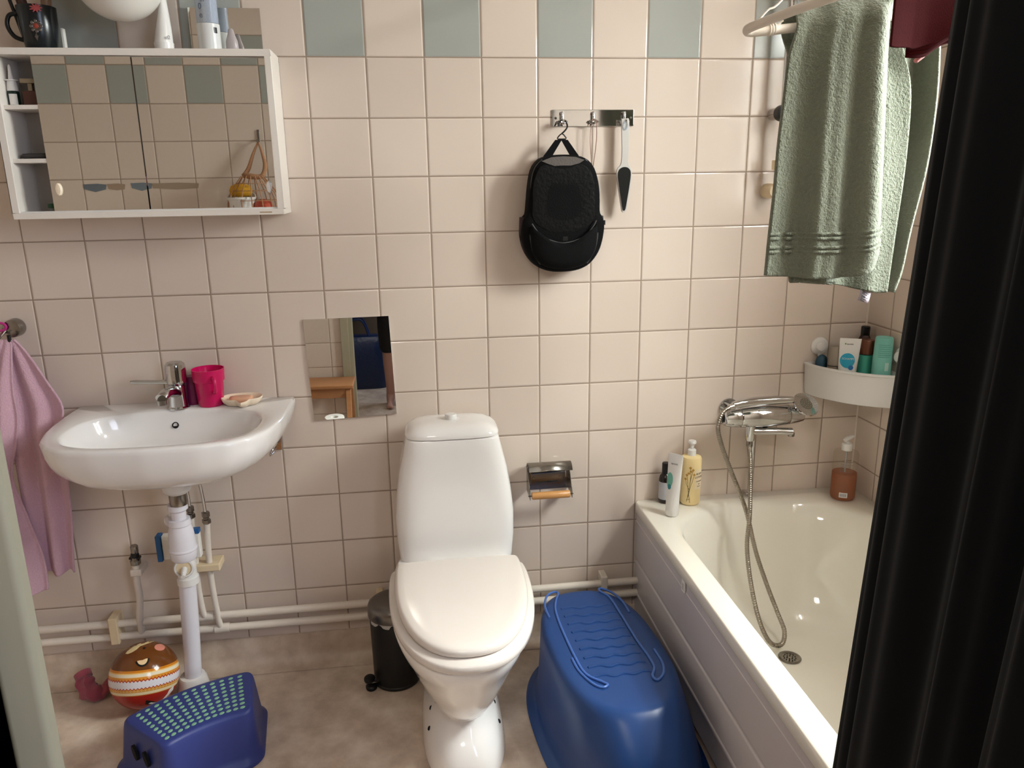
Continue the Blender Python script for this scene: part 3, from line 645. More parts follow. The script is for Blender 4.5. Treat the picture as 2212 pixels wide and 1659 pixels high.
solo('standing_mirror', MB().box(-.2755, -.103, -.011, -.0075, ZK+.0003, ZK+.1115), M_mirror, 'frameless rectangular mirror leaning on the wall on top of the cabinet', 'mirror', (-.19, -.01, ZK), bevel=.0005)

# small frameless mirror on the wall (very slightly bowed)
q4 = [(-.053, .771), (.180, .780), (.172, 1.066), (-.063, 1.064)]
rows = []
for j in range(21):
    row = []
    for i in range(21):
        u_, v_ = i/20, j/20
        x = (q4[0][0]*(1-u_)+q4[1][0]*u_)*(1-v_)+(q4[3][0]*(1-u_)+q4[2][0]*u_)*v_
        z = (q4[0][1]*(1-u_)+q4[1][1]*u_)*(1-v_)+(q4[3][1]*(1-u_)+q4[2][1]*u_)*v_
        rx_, rz_ = x-.059, z-.92
        row.append((x, -.0072+(rx_*rx_+rz_*rz_)/(2*8.0)-rx_*.0050, z))
    rows.append(row)
mb = MB().grid(rows)
ed = [rows[0][i] for i in range(21)]+[rows[j][20] for j in range(1, 21)]+[rows[20][i] for i in range(19, -1, -1)]+[rows[j][0] for j in range(19, 0, -1)]
mb.loft([ed, [(x, -.0005, z) for x, y, z in ed]], False, True)
solo('wall_mirror', mb, M_mirror, 'small frameless rectangular mirror stuck on the tiles left of the toilet tank', 'mirror', (.06, 0, .92), ang=40)

# ================================================================== HOOK RAIL, BACKPACK, SCRAPER
h = thing('hook_rail', 'polished chrome three-hook rail on the back wall', 'hook rail', (.752, -.003, 1.589))
part('plate', MB().box(.638, .866, -.0042, -.001, 1.567, 1.611), M_chrome, h, bevel=.004)
for x in (.648, .857):
    part('screw', MB().lathe([(.0035, -.0044), (.003, -.0056), (.0012, -.0058), (.001, -.0048)], (x, 0, 1.589), 'y', 16), M_steel, h)
for x in (.664, .750, .836):
    hk = part('hook', MB().lathe([(.0045, -.014), (.0045, -.004)], (x, 0, 1.600), 'y', 14).tube([(x, -.012, 1.604), (x, -.014, 1.596), (x, -.014, 1.582)], .0042, 12, 3), M_chrome, h)
    part('prong', MB().tube([(x-.011, -.022, 1.581), (x-.006, -.020, 1.576), (x, -.017, 1.580), (x+.006, -.020, 1.576), (x+.011, -.022, 1.581)], [.0042, .003, .0035, .003, .0042], 10, 4).tube([(x, -.014, 1.584), (x, -.022, 1.573), (x, -.031, 1.575), (x, -.034, 1.583)], .0032, 10, 4), M_chrome, hk)

bp = thing('backpack', 'small black backpack hanging open from the left hook of the chrome rail', 'backpack', (.657, -.04, 1.18))
OB = [(.657, 1.493), (.622, 1.491), (.594, 1.482), (.574, 1.456), (.565, 1.41), (.561, 1.37), (.557, 1.337), (.547, 1.325), (.542, 1.29), (.547, 1.255), (.560, 1.225), (.585, 1.197), (.62, 1.183), (.657, 1.180),
      (.70, 1.184), (.732, 1.199), (.756, 1.228), (.768, 1.26), (.774, 1.30), (.770, 1.325), (.761, 1.34), (.760, 1.38), (.756, 1.42), (.743, 1.46), (.722, 1.482), (.692, 1.491)]
OBs = star([(p.x, p.y) for p in cat_closed([(x, z, 0) for x, z in OB], 4)], (.657, 1.33), 90)
def bsec(s_, y, cz=1.33): return [(.657+(x-.657)*s_, y, cz+(z-cz)*s_) for x, z in OBs]
part('body', MB().loft([bsec(.90, -.004), bsec(.97, -.007), bsec(1, -.016), bsec(1, -.052), bsec(.985, -.064), bsec(.95, -.071), bsec(.8, -.074), bsec(.4, -.075)]), M_bag, bp, ang=60)
# mesh window of the flap, upper part
UP = [(.600, 1.470), (.63, 1.462), (.655, 1.458), (.68, 1.463), (.705, 1.472), (.733, 1.45), (.744, 1.41), (.745, 1.36), (.744, 1.325), (.72, 1.30), (.657, 1.285), (.60, 1.298), (.571, 1.325), (.570, 1.37), (.573, 1.42), (.585, 1.455)]
UPs = star([(p.x, p.y) for p in cat_closed([(x, z, 0) for x, z in UP], 4)], (.657, 1.37), 72)
part('mesh_panel', MB().loft([[(x, -.068, z) for x, z in UPs], [(.657+(x-.657)*.97, -.0755, 1.37+(z-1.37)*.97) for x, z in UPs], [(.657+(x-.657)*.85, -.0765, 1.37+(z-1.37)*.85) for x, z in UPs], [(.657+(x-.657)*.4, -.074, 1.37+(z-1.37)*.4) for x, z in UPs]]), M_bagmesh, bp, ang=60)
gp = [(.597, 1.476), (.625, 1.486), (.657, 1.488), (.689, 1.486), (.713, 1.478), (.70, 1.470), (.68, 1.465), (.655, 1.460), (.63, 1.464), (.612, 1.470)]
part('top_patch', MB().loft([[(x, -.066, z) for x, z in gp], [(x, -.0735, z) for x, z in gp]]), M_greyfab, bp)
LP = [(.570, 1.312), (.600, 1.278), (.657, 1.262), (.718, 1.283), (.745, 1.317), (.749, 1.28), (.742, 1.235), (.715, 1.203), (.657, 1.19), (.60, 1.201), (.572, 1.232), (.566, 1.275)]
LPs = star([(p.x, p.y) for p in cat_closed([(x, z, 0) for x, z in LP], 4)], (.657, 1.232), 72)
part('front_pocket', MB().loft([[(x, -.066, z) for x, z in LPs], [(.657+(x-.657)*1.0, -.080, 1.232+(z-1.232)*1.0) for x, z in LPs], [(.657+(x-.657)*.93, -.089, 1.232+(z-1.232)*.93) for x, z in LPs], [(.657+(x-.657)*.5, -.094, 1.232+(z-1.232)*.5) for x, z in LPs]]), M_bag, bp, ang=60)
part('piping', MB().tube([(.569, -.081, 1.314), (.581, -.083, 1.296), (.600, -.084, 1.278), (.630, -.085, 1.266), (.657, -.086, 1.262), (.69, -.085, 1.268), (.718, -.084, 1.283), (.736, -.083, 1.303), (.746, -.081, 1.320)], .0019, 8)
     .tube([(.600, -.066, 1.480), (.581, -.066, 1.46), (.571, -.066, 1.43), (.568, -.066, 1.38), (.566, -.068, 1.335)], .0019, 8)
     .tube([(.716, -.066, 1.480), (.735, -.066, 1.458), (.747, -.066, 1.42), (.752, -.066, 1.37), (.749, -.068, 1.325)], .0019, 8)
     .tube([(.559, -.066, 1.322), (.566, -.074, 1.27), (.573, -.076, 1.235), (.592, -.076, 1.205)], .0019, 8).tube([(.756, -.066, 1.322), (.750, -.074, 1.27), (.741, -.076, 1.235), (.722, -.076, 1.205)], .0019, 8), M_piping, bp)
for sx, xs in ((-1, .549), (1, .766)):
    part('side_pocket', MB().loft([[(xs+sx*bl+x, -.038+y, z) for x, y, _ in se(0, 0, .008, .021, .021, 0, 2.2, 24)] for z, bl in ((1.330, .0), (1.30, .001), (1.26, -.004), (1.235, -.012))]), M_maroon, bp, ang=60)
part('zip_pull', MB().box(.768, .779, -.05, -.046, 1.305, 1.318), M_black, bp, bevel=.001)
part('buckle', MB().box(.650, .664, -.096, -.091, 1.268, 1.279), M_black, bp, bevel=.001)
stp = MB()
for xa, xb in ((.648, .617), (.664, .692)):
    stp.add([(xa-.009, -.046, 1.531), (xa+.009, -.046, 1.531), (xb+.012, -.050, 1.488), (xb-.012, -.050, 1.488), (xa-.009, -.0435, 1.531), (xa+.009, -.0435, 1.531), (xb+.012, -.0475, 1.488), (xb-.012, -.0475, 1.488)],
            [(0, 1, 2, 3), (7, 6, 5, 4), (0, 4, 5, 1), (1, 5, 6, 2), (2, 6, 7, 3), (3, 7, 4, 0)])
part('carry_strap', stp, M_bag, bp)
part('hanger_hook', MB().tube([(.6455, -.045, 1.533), (.668, -.045, 1.533), (.667, -.045, 1.538), (.657, -.045, 1.547), (.646, -.045, 1.537), (.6455, -.045, 1.533)], .0018, 8, 2)
     .tube([(.657, -.045, 1.547), (.664, -.045, 1.553), (.6715, -.043, 1.562), (.672, -.037, 1.573), (.667, -.0285, 1.5815), (.658, -.028, 1.581), (.652, -.029, 1.574), (.650, -.030, 1.566)], .0022, 8, 4), M_black, bp)
solo('elastic_cord', MB().tube([(.743, -.024, 1.578), (.740, -.024, 1.53), (.744, -.022, 1.47), (.746, -.020, 1.43), (.749, -.022, 1.46), (.757, -.024, 1.53), (.756, -.024, 1.578), (.750, -.023, 1.584)], .0011, 8, 6, closed=True), mat('elastic_rose', (150, 110, 98), .6),
     'thin rose elastic cord looped on the middle hook of the chrome rail', 'cord', (.749, -.023, 1.58))
fs = thing('foot_file', 'pale grey foot file with a black teardrop pad on the right hook', 'foot file', (.834, -.026, 1.578))
M_pgrey = mat('pale_grey_plastic', (196, 192, 186), .35, var=.02)
hd = [(.824, 1.578), (.827, 1.584), (.836, 1.585), (.845, 1.578), (.8455, 1.50), (.845, 1.47), (.853, 1.455), (.856, 1.440), (.853, 1.41), (.846, 1.36), (.842, 1.342), (.835, 1.337), (.829, 1.342), (.824, 1.37), (.817, 1.41), (.8125, 1.44), (.815, 1.455), (.8245, 1.468), (.8265, 1.50)]
hd = [(p.x, p.y) for p in cat_closed([(x, z, 0) for x, z in hd], 4)]
part('handle', MB().loft([[(x, -.027, z) for x, z in hd], [(x, -.034, z) for x, z in hd]]), M_pgrey, fs, bevel=.0015)
pd = [(.8345, 1.459), (.823, 1.455), (.8165, 1.442), (.820, 1.41), (.827, 1.37), (.831, 1.347), (.835, 1.342), (.839, 1.347), (.843, 1.37), (.849, 1.41), (.852, 1.442), (.846, 1.455)]
pd = [(p.x, p.y) for p in cat_closed([(x, z, 0) for x, z in pd], 5)]
part('abrasive_pad', MB().loft([[(x, -.033, z) for x, z in pd], [(x, -.0362, z) for x, z in pd]]), mat('abrasive_black', (20, 19, 17), .9, bump=.5, bscale=900), fs)
part('hang_loop', MB().tube([(.832, -.036, 1.578), (.829, -.037, 1.568), (.834, -.037, 1.556), (.840, -.037, 1.566), (.838, -.036, 1.578)], .0012, 8), M_clearp, fs)

# ================================================================== TOILET ROLL HOLDER
ph = thing('toilet_roll_holder', 'empty chrome toilet roll holder with a wooden roller right of the toilet', 'toilet roll holder', (.623, -.002, .55))
part('back_plate', MB().box(.563, .686, -.003, -.0005, .515, .590), M_dchrome, ph, bevel=.001)
cvr = []
for x in (.558, .688):
    cvr.append([(x, -.004, .592), (x, -.016, .606), (x, -.034, .612), (x, -.050, .608), (x, -.060, .598), (x, -.0615, .594)])
part('cover', MB().grid([[tuple(p) for p in r] for r in cat_grid(cvr, 6, 1)]), M_dchrome, ph, solid=.0014, ang=60)
for x in (.5595, .6865):
    part('side_plate', MB().add([(x-.0007, -.001, .595), (x-.0007, -.001, .515), (x-.0007, -.066, .508), (x-.0007, -.066, .528), (x-.0007, -.035, .575), (x+.0007, -.001, .595), (x+.0007, -.001, .515), (x+.0007, -.066, .508), (x+.0007, -.066, .528), (x+.0007, -.035, .575)],
         [(4, 3, 2, 1, 0), (5, 6, 7, 8, 9), (0, 1, 6, 5), (1, 2, 7, 6), (2, 3, 8, 7), (3, 4, 9, 8), (4, 0, 5, 9)]), M_dchrome, ph)
part('spring_wire', MB().tube([(.570, -.006, .535), (.570, -.008, .58), (.571, -.010, .588)], .0016, 8, 3).tube([(.678, -.006, .552), (.678, -.008, .585), (.677, -.010, .592)], .0016, 8, 3).tube([(.571, -.006, .568), (.677, -.006, .570)], .0014, 8, 1).tube([(.585, -.005, .537), (.655, -.005, .539)], .0018, 8, 1), M_chrome, ph)
for x in (.580, .662): part('screw', MB().lathe([(.0045, -.0032), (.004, -.0045), (.001, -.0045)], (x, 0, .552), 'y', 14), M_dchrome, ph)
part('roller', MB().lathe([(.001, -.0575), (.0095, -.0575), (.0112, -.055), (.0114, 0), (.0112, .055), (.0095, .0575), (.001, .0575)], (.623, -.060, .5185), 'x', 28), M_wood, ph)
part('axle', MB().lathe([(.002, -.068), (.002, .068)], (.623, -.060, .5185), 'x', 10), M_steel, ph)

# ================================================================== BATH
bt = thing('bathtub', 'white built-in bathtub along the right wall', 'bathtub', (1.26, -.79, 0))
def rrect(x0, x1, y0, y1, r, m=10):
    o = []
    for cx_, cy_, a0 in ((x1-r, y1-r, 0), (x0+r, y1-r, 90), (x0+r, y0+r, 180), (x1-r, y0+r, 270)):
        for k in range(m+1): a = R(a0+90*k/m); o.append((cx_+r*cos(a), cy_+r*sin(a)))
    return o
def R3(x0, x1, y0, y1, r, z): return [(x, y, z) for x, y in rrect(x0, x1, y0, y1, r)]
yT = -1.60
part('tub', MB().loft([R3(.912, XR-.002, yT, -.003, .012, .420), R3(.900, XR-.002, yT, -.003, .014, .421), R3(.8985, XR-.002, yT, -.002, .016, .424), R3(.8985, XR-.002, yT, -.002, .018, .4525), R3(.8995, XR-.002, yT, -.002, .018, .4555), R3(.9025, XR-.003, yT, -.003, .018, .457),
      R3(.952, 1.566, -1.52, -.062, .20, .4574), R3(.958, 1.560, -1.512, -.070, .205, .4565), R3(.9605, 1.557, -1.508, -.077, .21, .4535), R3(.963, 1.553, -1.50, -.088, .21, .446), R3(.975, 1.540, -1.46, -.112, .21, .39),
      R3(1.005, 1.512, -1.38, -.145, .18, .25), R3(1.025, 1.495, -1.33, -.190, .17, .16), R3(1.05, 1.470, -1.29, -.235, .16, .118), R3(1.09, 1.43, -1.24, -.28, .13, .102), R3(1.17, 1.35, -1.1, -.34, .07, .099)], cap0=False), M_enam, bt, ang=60)
pp = [(.925, .424), (.908, .423), (.905, .420), (.905, .392), (.9035, .390), (.9035, .270), (.9055, .266), (.9075, .262), (.9075, .256), (.9045, .252), (.9035, .248), (.9035, .158), (.901, .154), (.901, .148), (.905, .142), (.907, .136), (.907, .064), (.910, .060), (.925, .060)]
fpn = part('front_panel', MB().loft([[(x, y, z) for x, z in pp] for y in (-.004, yT)], closed=True), M_panel, bt, ang=20)
part('panel_latch', MB().box(.8995, .904, -.4535, -.4315, .388, .424), M_wplast, fpn, bevel=.0015)
part('latch_slot', MB().box(.8988, .8996, -.448, -.437, .394, .412), M_cabin, bt, bevel=.0003)
part('foot', MB().lathe([(.022, .001), (.022, .006), (.008, .01), (.008, .10)], (1.0, -.25, 0), n=16), M_steel, bt)
part('foot', MB().lathe([(.022, .001), (.022, .006), (.008, .01), (.008, .10)], (1.0, -1.35, 0), n=16), M_steel, bt)
bdr = part('drain', MB().lathe([(.031, .0995), (.032, .102), (.027, .1035), (.024, .102), (.001, .1015)], (1.258, -.362, 0), n=36), M_dchrome, bt)
dh = MB()
for rr_, nn in ((.008, 6), (.016, 12)):
    for k in range(nn): dh.lathe([(.0018, .1012), (.0018, .1026), (.0003, .1027)], (1.258+rr_*cos(2*pi*k/nn), -.362+rr_*sin(2*pi*k/nn), 0), n=8)
part('drain_holes', dh, M_dark, bdr)

# mixer
mx = thing('bath_mixer', 'chrome thermostatic bath mixer with a short spout on the back wall above the bath', 'mixer tap', (1.26, -.1, .74))
part('body', MB().lathe([(.001, -.083), (.0305, -.083), (.032, -.08), (.0335, 0), (.032, .062), (.0305, .065), (.001, .065)], (1.263, -.10, .743), 'x', 40), M_chrome, mx)
part('flow_knob', MB().lathe([(.0305, -.0), (.031, -.003), (.0285, -.030), (.0245, -.044), (.0195, -.048), (.0165, -.0485), (.016, -.046), (.001, -.0455)], (1.179, -.10, .743), 'x', 36), M_chrome, mx)
part('temperature_knob', MB().lathe([(.0305, 0), (.0305, .003), (.0275, .030), (.0235, .046), (.018, .0495), (.001, .050)], (1.329, -.10, .743), 'x', 36), M_chrome, mx)
part('knob_face', MB().lathe([(.0135, -.0462), (.0135, -.0466), (.001, -.0467)], (1.179, -.10, .743), 'x', 28), M_dark, mx)
for x in (1.188, 1.338):
    part('wall_union', MB().lathe([(.030, -.008), (.030, -.001)], (x, 0, .743), 'y', 28).lathe([(.015, -.085), (.015, -.008)], (x, 0, .743), 'y', 20), M_chrome, mx)
part('outlet_block', MB().lathe([(.001, .722), (.0165, .722), (.0165, .692), (.0145, .676), (.012, .668), (.001, .668)], (1.218, -.10, 0), n=28), M_chrome, mx)
part('spout', MB().tube([(1.218, -.10, .698), (1.25, -.105, .697), (1.30, -.115, .697), (1.338, -.122, .696)], [.0165, .0145, .0135, .0135], 20, 4, flat=.78), M_chrome, mx)
part('spout_nozzle', MB().lathe([(.0085, .681), (.010, .684), (.010, .692)], (1.336, -.1215, 0), n=20), M_dchrome, mx)
part('diverter', MB().lathe([(.007, .708), (.009, .711), (.009, .715), (.006, .717)], (1.262, -.102, 0), n=18), M_black, mx)
part('hose_union', MB().lathe([(.0085, .648), (.0095, .652), (.0095, .666), (.0075, .669)], (1.218, -.10, 0), n=20), M_dchrome, mx)
hs = thing('hand_shower', 'chrome hand shower lying across the top of the bath mixer', 'hand shower', (1.26, -.11, .78))
part('handle', MB().tube([(1.150, -.122, .7865), (1.18, -.118, .7905), (1.23, -.112, .792), (1.29, -.112, .7925), (1.335, -.116, .792)], [.0105, .0125, .0135, .0125, .010], 24, 5), M_chrome, hs)
part('collar', MB().tube([(1.136, -.125, .781), (1.152, -.122, .7835)], [.0085, .0105], 20, 1), M_chrome, hs)
hn = Vector((.12, -.62, .72)).normalized(); hc = (1.374, -.120, .776)
part('head', MB().lathe([(.001, -.014), (.018, -.013), (.033, -.007), (.040, 0), (.040, .003), (.038, .005)], hc, n=40, d=hn), M_chrome, hs)
part('spray_face', MB().lathe([(.038, .0045), (.001, .0055)], hc, n=40, d=hn), mat('spray_face_grey', (120, 114, 100), .35, .5), hs)
qn = hn.to_track_quat('Z', 'Y').to_matrix(); nb = MB()
for rr_, nn in ((.007, 6), (.014, 11), (.021, 16), (.028, 22), (.034, 28)):
    for k in range(nn):
        pnt = Vector(hc)+qn @ Vector((rr_*cos(2*pi*k/nn), rr_*sin(2*pi*k/nn), .0048)); nb.lathe([(.0011, 0), (.0009, .0015), (.0001, .0017)], pnt, n=6, d=hn)
part('nozzles', nb, mat('nozzle_pale', (170, 168, 160), .4), hs)
HP = [(1.137, -.126, .781), (1.114, -.138, .774), (1.099, -.146, .75), (1.096, -.15, .722), (1.111, -.15, .672), (1.142, -.155, .593), (1.173, -.16, .52), (1.194, -.17, .456), (1.212, -.20, .357), (1.238, -.23, .265), (1.262, -.262, .188), (1.269, -.30, .146),
      (1.247, -.33, .124), (1.209, -.335, .138), (1.184, -.31, .196), (1.175, -.26, .287), (1.177, -.215, .38), (1.186, -.20, .464), (1.199, -.165, .54), (1.210, -.13, .61), (1.218, -.10, .650)]
M_hoser, tt, pb = newmat('ribbed_hose_metal'); pb.inputs['Metallic'].default_value = 1; pb.inputs['Roughness'].default_value = .28; pb.inputs['Base Color'].default_value = srgb(158, 150, 138)
# ribbed hose built as a true stepped tube
Q = MB().tube(HP, .0062, 4, 40).v; ctrs = [sum((Vector(Q[i*4+k]) for k in range(4)), Vector())/4 for i in range(len(Q)//4)]
acc = [0]
for i in range(1, len(ctrs)): acc.append(acc[-1]+(ctrs[i]-ctrs[i-1]).length)
step = .0016; pts = []; rs_ = []; j = 0; k = 0
while k*step < acc[-1]:
    s1 = k*step
    while acc[j+1] < s1: j += 1
    w = (s1-acc[j])/(acc[j+1]-acc[j]); pts.append(ctrs[j].lerp(ctrs[j+1], w)); rs_.append(.0068 if (k//2) % 2 else .0058); k += 1
solo('shower_hose', MB().tube(pts, rs_, 12, 1), M_hoser, 'ribbed metal shower hose looping from the mixer down into the bath', 'hose', (1.2, -.15, .6), ang=60)
solo('bath_supply_pipe', MB().tube([(1.262, -.030, .470), (1.262, -.030, .70)], .0085, 20, 1).box(1.250, 1.274, -.030, -.001, .462, .468), M_chrome, 'vertical chrome pipe between the bath rim and the mixer', 'pipe', (1.262, -.03, .46))

rl = thing('shower_rail', 'vertical chrome shower rail on the back wall beside the green towel', 'shower rail', (1.272, -.05, 1.38))
part('bar', MB().tube([(1.272, -.058, 1.375), (1.272, -.058, 2.10)], .0085, 20, 1), M_chrome, rl)
for z in (1.596, 2.06):
    part('bracket', MB().lathe([(.0165, -.040), (.0172, -.020), (.0165, -.001)], (1.268, 0, z), 'y', 28), M_chrome, rl)
    part('black_ring', MB().lathe([(.016, -.070), (.0215, -.068), (.0225, -.055), (.0215, -.042), (.016, -.040)], (1.272, 0, z), 'y', 28), M_black, rl)
part('slider', MB().box(1.250, 1.268, -.085, -.052, 1.446, 1.472).lathe([(.012, 1.446), (.013, 1.450), (.013, 1.470), (.012, 1.472)], (1.272, -.062, 0), n=20), M_yelplast, rl, bevel=.003)
part('slider_hole', MB().lathe([(.0035, -.0862), (.0035, -.084)], (1.258, 0, 1.459), 'y', 14), M_dark, rl)
part('foot_disc', MB().lathe([(.015, -.052), (.019, -.045), (.021, -.022), (.021, -.001)], (1.266, 0, 1.388), 'y', 32), M_yelplast, rl)
part('foot_knob', MB().lathe([(.001, -.064), (.006, -.062), (.0085, -.055), (.0085, -.050)], (1.268, 0, 1.390), 'y', 24), M_steel, rl)
solo('pull_cord', MB().tube([(1.285, -.070, 2.05), (1.283, -.072, 1.8), (1.281, -.075, 1.55), (1.277, -.088, 1.47), (1.262, -.082, 1.43), (1.258, -.070, 1.405), (1.268, -.070, 1.395)], .0018, 8, 6), M_clearp,
     'clear plastic cord running along the shower rail', 'cord', (1.28, -.07, 1.4))

# ================================================================== CORNER SHELF WITH BOTTLES
cs = thing('corner_shelf', 'white plastic quarter-round corner shelf full of bottles', 'shelf', (1.618, 0, .776))
def qring(a, b_, z, n=1.65, inset=0, m=36):
    o = [(XR-.003-inset, -.003-inset, z)]
    for k in range(m+1):
        t_ = pi/2*k/m; o.append((XR-.003-max(inset, a*cos(t_)**(2/n)), -.003-max(inset, b_*sin(t_)**(2/n)), z))
    return o
part('basket', MB().loft([qring(.176, .198, .776), qring(.183, .206, .779), qring(.186, .208, .80), qring(.190, .212, .868), qring(.193, .215, .870), qring(.193, .215, .875), qring(.186, .208, .876), qring(.184, .206, .868, inset=.004), qring(.181, .203, .80, inset=.004), qring(.178, .200, .783, inset=.004)]), M_wplast, cs, ang=50)
part('suction_cup', MB().lathe([(.0275, -.001), (.0265, -.006), (.015, -.010), (.015, -.016), (.0125, -.019), (.001, -.019)], (1.468, 0, .925), 'y', 36), M_wplast, cs)
part('suction_cup', MB().lathe([(.0275, -.001), (.0265, -.006), (.015, -.010), (.015, -.016), (.0125, -.019), (.001, -.019)], (XR, -.190, .925), 'x', 36), M_wplast, cs)
part('stem', MB().box(1.463, 1.473, -.012, -.006, .868, .905), M_wplast, cs, bevel=.001)
part('stem', MB().box(XR-.012, XR-.006, -.195, -.185, .868, .905), M_wplast, cs, bevel=.001)
zs = .7835
solo('dark_blue_sponge', MB().loft([se(1.462, -.034, a, a*.8, a*.8, z, 2, 36) for z, a in ((zs, .010), (zs+.02, .017), (zs+.07, .019), (zs+.10, .0185), (zs+.114, .014), (zs+.12, .006))]), mat('petrol_blue', (34, 72, 92), .55), 'dark blue rounded sponge at the left end of the corner shelf', 'sponge', (1.462, -.034, zs), ang=60)
d = thing('deodorant', 'taupe roll-on deodorant in the corner shelf', 'deodorant', (1.483, -.068, zs))
part('bottle', MB().lathe([(.001, zs), (.017, zs), (.019, zs+.005), (.0195, zs+.095), (.001, zs+.096)], (1.483, -.068, 0), n=32), mat('taupe', (140, 129, 116), .4), d)
part('cap', MB().lathe([(.0195, zs+.097), (.0195, zs+.104), (.0175, zs+.150), (.0155, zs+.154), (.001, zs+.155)], (1.483, -.068, 0), n=32), mat('taupe_cap', (146, 135, 122), .4), d)
d = thing('shampoo_tube', 'white shampoo tube with a turquoise circle in the corner shelf', 'tube', (1.503, -.104, zs))
ta = R(-28); wv = Vector((cos(ta), sin(ta), 0)); nv = Vector((sin(ta), -cos(ta), 0)); tbase = Vector((1.503, -.104, zs))
def tub2(s1, w_, d_, n=40):
    o = []
    for x, y, _ in se(0, 0, w_, d_, d_, 0, 2.2, n): o.append(tbase+wv*(x+.004*s1)+nv*(-y)+Vector((0, 0, .03+s1*.152))+nv*(-.006*s1))
    return o
part('body', MB().loft([tub2(s1, .0235+.006*s1, .019*(1-s1**1.4)+.001) for s1 in [k/10 for k in range(11)]]), M_wplast, d, ang=60)
part('cap', MB().lathe([(.001, zs), (.021, zs), (.0225, zs+.028), (.001, zs+.029)], tuple(tbase*1)[:2]+(0,), n=32), M_wplast, d)
def tplane(mb, zc, off):
    o = MB(); vs = []
    for p in mb.v:
        hgt = p[1]+zc; s1 = (hgt-.03)/.152; wmax = .0235+.006*s1; dd = .019*(1-max(0, s1)**1.4)+.001
        xx = max(-.999, min(.999, p[0]/wmax)); prot = dd*(1-abs(xx)**2.2)**(1/2.2)
        vs.append(tuple(tbase+wv*(p[0]+.004*s1)+nv*(prot+off+p[2]-.006*s1)+Vector((0, 0, hgt))))
    return o.add(vs, mb.f)
def polar_disc(cx_, cy_, r, nr=5, n=32, sy=1.0):
    mb = MB(); v = [(cx_, cy_, 0)]; f_ = []
    for i in range(1, nr+1):
        for k in range(n): v.append((cx_+r*i/nr*cos(2*pi*k/n), cy_+r*sy*i/nr*sin(2*pi*k/n), 0))
    f_ += [(0, 1+k, 1+(k+1) % n) for k in range(n)]
    for i in range(nr-1):
        for k in range(n): a = 1+i*n; f_.append((a+k, a+n+k, a+n+(k+1) % n, a+(k+1) % n))
    return mb.add(v, f_)
part('turquoise_spot', tplane(polar_disc(-.003, .118, .0205, sy=1.05), 0, .0006), mat('print_turquoise', (42, 158, 190), .35), d)
part('blue_corner', tplane(polar_disc(.008, .098, .007), 0, .0009), mat('print_blue2', (24, 112, 176), .35), d)
part('lettering', tplane(text_mb('SCHAMPO', .0078), .123, .0010), M_paper, d)
part('lettering', tplane(text_mb('apotek', .0065), .166, .0010), mat('print_dark', (46, 50, 46), .5), d)
part('lettering', tplane(rect2d(-.0145, -.011, -.0018, .0022, 2), .166, .0010), mat('print_green', (96, 150, 60), .5), d)
d = thing('conditioner_bottle', 'teal bottle with a copper-brown cap in the corner shelf', 'bottle', (1.566, -.095, zs))
c0 = (1.564, -.098)
part('bottle', MB().lathe([(.001, zs), (.023, zs), (.0245, zs+.004), (.0245, zs+.085), (.0225, zs+.11), (.0215, zs+.132), (.001, zs+.134)], c0+(0,), n=40), mat('teal', (72, 168, 148), .28, var=.03), d)
part('cap', MB().lathe([(.0205, zs+.134), (.0225, zs+.135), (.0205, zs+.174), (.019, zs+.176), (.001, zs+.177)], c0+(0,), n=40), mat('copper_brown', (110, 66, 48), .3, .35), d)
d = thing('dark_bottle', 'slim bottle with black cap standing behind the teal bottle', 'bottle', (1.590, -.042, zs))
part('bottle', MB().lathe([(.001, zs), (.017, zs), (.018, zs+.004), (.018, zs+.165), (.012, zs+.178), (.001, zs+.179)], (1.590, -.042, 0), n=28), mat('bottle_brown', (60, 36, 30), .25), d)
part('cap', MB().lathe([(.0125, zs+.178), (.013, zs+.180), (.013, zs+.203), (.011, zs+.205), (.001, zs+.2055)], (1.590, -.042, 0), n=28), M_black, d)
d = thing('turquoise_bottle', 'pale turquoise cylindrical bottle at the right end of the corner shelf', 'bottle', (1.578, -.155, zs))
c1 = (1.583, -.150)
part('bottle', MB().lathe([(.001, zs), (.0245, zs), (.026, zs+.003), (.0262, zs+.135), (.0255, zs+.136), (.0245, zs+.188), (.022, zs+.193), (.019, zs+.1935), (.018, zs+.1925), (.001, zs+.1925)], c1+(0,), n=40), mat('pale_turquoise', (122, 192, 178), .4, var=.03), d)
part('barcode', wrap(rect2d(-.0055, .0055, .098, .122, 6), c1, .0262, R(-93), zs), mat('barcode_pale', (190, 224, 214), .5), d)
ll = MB()
for k in range(9):
    q = wrap(rect2d(-.018, .014+.004*(k % 2), .125-.0062*k*0+.006*k, .1262+.006*k, 14), c1, .0258, R(-112), zs); ll.add(q.v, q.f)
part('lettering', ll, mat('teal_print', (84, 152, 140), .5), d)
h2 = thing('wall_basket', 'small white plastic basket with a red item on the right wall, partly behind the curtain', 'basket', (1.618, -.345, .83))
def hring(a, b_, z, cy=-.352):
    o = []
    for k in range(41):
        t_ = pi*k/40; o.append((XR-.003-a*max(0, sin(t_))**.7, cy+b_*cos(t_), z))
    return o
part('basket', MB().loft([hring(.080, .070, .832), hring(.088, .078, .836), hring(.098, .085, .886), hring(.101, .088, .887), hring(.101, .088, .890), hring(.095, .082, .890), hring(.085, .072, .84)]), M_wplast, h2, ang=50)
solo('red_razor', MB().tube([(1.56, -.325, .843), (1.555, -.35, .872), (1.55, -.39, .889)], .008, 12, 3), mat('razor_red', (150, 30, 30), .35), 'red razor handle lying in the small wall basket', 'razor', (1.56, -.34, .843))

